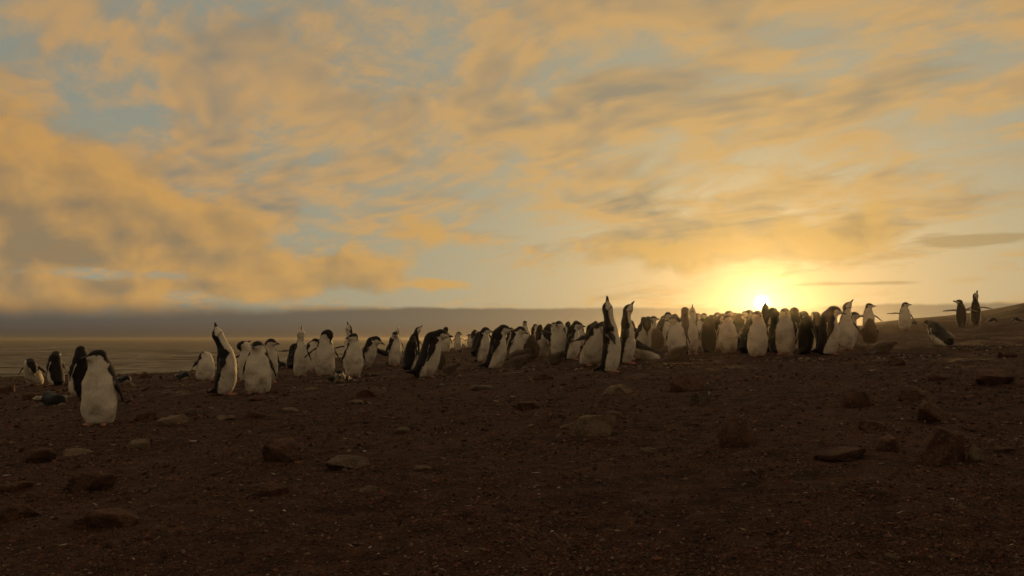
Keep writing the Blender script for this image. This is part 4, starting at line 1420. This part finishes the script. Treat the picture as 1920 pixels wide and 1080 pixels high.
def build_nests():
    mt, N, b = principled('nest_stone', 0.9, spec=0.15)
    N.put(b.inputs['Base Color'], N.node('ShaderNodeVertexColor', layer_name='Col').outputs[0])
    Ps, Fs, Cs, k = [], [], [], 0
    for i, (px, py) in enumerate(NESTS):
        rs = np.random.RandomState(500 + i)
        gx, gy = plane_hit(px, py)
        n = 120
        r = 0.36 * np.sqrt(rs.uniform(0.05, 1, n))
        a = rs.uniform(0, 2 * math.pi, n)
        x, y = gx + r * np.cos(a), gy + r * np.sin(a)
        size = rs.uniform(0.007, 0.018, n)
        z = ground_z(x, y) + 0.045 * np.exp(-(r / 0.2) ** 2) * rs.uniform(0.0, 1, n)
        base = np.array([(1, 0, 0), (-1, 0, 0), (0, 1, 0), (0, -1, 0), (0, 0, 1), (0, 0, -1)], dtype=float)
        tri = np.array([(0, 2, 4), (2, 1, 4), (1, 3, 4), (3, 0, 4), (2, 0, 5), (1, 2, 5), (3, 1, 5), (0, 3, 5)])
        v = (base[None] + rs.normal(size=(n, 6, 3)) * 0.25) * np.array((1.2, 1.0, 0.7)) * size[:, None, None]
        Ps.append((v + np.stack([x, y, z], 1)[:, None]).reshape(-1, 3))
        Fs.append((tri[None] + (np.arange(n) * 6)[:, None, None]).reshape(-1, 3) + k)
        k += n * 6
        cl = np.array([(0.06, 0.034, 0.024), (0.10, 0.062, 0.043), (0.18, 0.13, 0.09), (0.34, 0.27, 0.20)])[rs.choice(4, n, p=(0.42, 0.32, 0.18, 0.08))]
        Cs.append(np.repeat(cl, 6, 0))
    ob = mesh_obj('nest_pebbles', np.concatenate(Ps), np.concatenate(Fs), mt, smooth=False, colors=np.concatenate(Cs))
    tag(ob, 'small brown and whitish nest stones strewn between the birds', 'pebbles', kind='stuff')


def build_gravel(count=150000):
    rs = np.random.RandomState(11)
    # spread evenly over the picture's share of ground, so that near grit stays fine and far stones are larger
    py = 640 + 460 * rs.uniform(0, 1, count) ** 0.75
    px = rs.uniform(-140, 2060, count)
    x = (px - 960) / F_PX
    yv = (540 - py) / F_PX
    c, s = math.cos(PITCH), math.sin(PITCH)
    dx, dy, dz = x, c - yv * s, s + yv * c
    k = SX * dx + SY * dy - dz
    ok = k > 0.004
    t = CAM_Z / np.where(ok, k, 1)
    gx, gy = dx * t, dy * t
    ok &= gy < 24
    # clumpy
    p3 = np.stack([gx, gy, 0 * gx], 1)
    keep = rs.uniform(0, 1, count) < np.clip(0.62 + 1.5 * fbm(p3 * 2.2 + 4, 3), 0.12, 1)
    ok &= keep
    gx, gy = gx[ok], gy[ok]
    n = len(gx)
    gz = ground_z(gx, gy)
    size = gy / F_PX * (0.7 + 3.6 * rs.uniform(0, 1, n) ** 7 + 0.9 * rs.uniform(0, 1, n))
    base = np.array([(1, 0, 0), (-1, 0, 0), (0, 1, 0), (0, -1, 0), (0, 0, 1), (0, 0, -1)], dtype=float)
    tri = np.array([(0, 2, 4), (2, 1, 4), (1, 3, 4), (3, 0, 4), (2, 0, 5), (1, 2, 5), (3, 1, 5), (0, 3, 5)])
    v = base[None] + rs.normal(size=(n, 6, 3)) * 0.28
    sc = np.stack([rs.uniform(0.7, 1.7, n), rs.uniform(0.6, 1.3, n), rs.uniform(0.35, 0.9, n)], 1)
    pale = rs.uniform(0, 1, n)
    sliver = pale < 0.02
    sc[sliver] *= np.array((1.4, 0.45, 0.35))
    v = v * sc[:, None, :] * size[:, None, None]
    a = rs.uniform(0, 2 * math.pi, n)
    ca, sa = np.cos(a), np.sin(a)
    vx = v[..., 0] * ca[:, None] - v[..., 1] * sa[:, None]
    vy = v[..., 0] * sa[:, None] + v[..., 1] * ca[:, None]
    tilt = rs.normal(size=n) * 0.3
    vz = v[..., 2] + vx * tilt[:, None]
    P = np.stack([vx + gx[:, None], vy + gy[:, None], vz + (gz + size * 0.15)[:, None]], -1).reshape(-1, 3)
    Fc = (tri[None] + (np.arange(n) * 6)[:, None, None]).reshape(-1, 3)
    pal = np.array([(0.045, 0.021, 0.015), (0.075, 0.035, 0.024), (0.11, 0.050, 0.034), (0.080, 0.054, 0.040), (0.030, 0.016, 0.013)])
    cl = pal[rs.randint(0, len(pal), n)] * rs.uniform(0.7, 1.4, n)[:, None]
    cl[pale < 0.10] = np.array((0.16, 0.115, 0.08)) * rs.uniform(0.7, 1.3, (int((pale < 0.10).sum()), 1))
    cl[pale < 0.014] = np.array((0.42, 0.34, 0.25)) * rs.uniform(0.7, 1.2, (int((pale < 0.014).sum()), 1))
    red = (pale > 0.93)
    cl[red] = np.array((0.15, 0.055, 0.035)) * rs.uniform(0.7, 1.2, (int(red.sum()), 1))
    mt, N, b = principled('gravel', 0.9, spec=0.15)
    N.put(b.inputs['Base Color'], N.node('ShaderNodeVertexColor', layer_name='Col').outputs[0])
    ob = mesh_obj('gravel', P, Fc, mt, smooth=False, colors=np.repeat(cl, 6, 0))
    tag(ob, 'dark reddish volcanic gravel and pale chips scattered over the slope', 'gravel', kind='stuff')


build_gravel()
build_nests()

# ------------------------------------------------------------------ sea haze, shaped to stand in for lens glare too
def build_haze():
    mt = bpy.data.materials.new('sea_haze_glare')
    mt.use_nodes = True
    t = mt.node_tree
    t.nodes.clear()
    out = t.nodes.new('ShaderNodeOutputMaterial')
    pv = t.nodes.new('ShaderNodeVolumePrincipled')
    pv.inputs['Color'].default_value = (0.78, 0.70, 0.58, 1)
    pv.inputs['Density'].default_value = HAZE_DENSITY
    pv.inputs['Anisotropy'].default_value = 0.93  # strong forward scatter, tuned to veil birds near the sun like lens glare
    t.links.new(pv.outputs[0], out.inputs['Volume'])
    a, y0, y1, z0, z1 = 31000.0, -2500.0, 46000.0, SEA_Z - 2.6, 2.75
    v = [(-a, y0, z0), (a, y0, z0), (a, y1, z0), (-a, y1, z0), (-a, y0, z1), (a, y0, z1), (a, y1, z1), (-a, y1, z1)]
    f = [(0, 3, 2, 1), (4, 5, 6, 7), (0, 1, 5, 4), (1, 2, 6, 5), (2, 3, 7, 6), (3, 0, 4, 7)]
    ob = mesh_obj('haze', v, f, mt, smooth=False)
    tag(ob, 'thin sea haze, with added golden sun glare over the colony', 'haze', kind='stuff')


HAZE_DENSITY = 0.0006
build_haze()
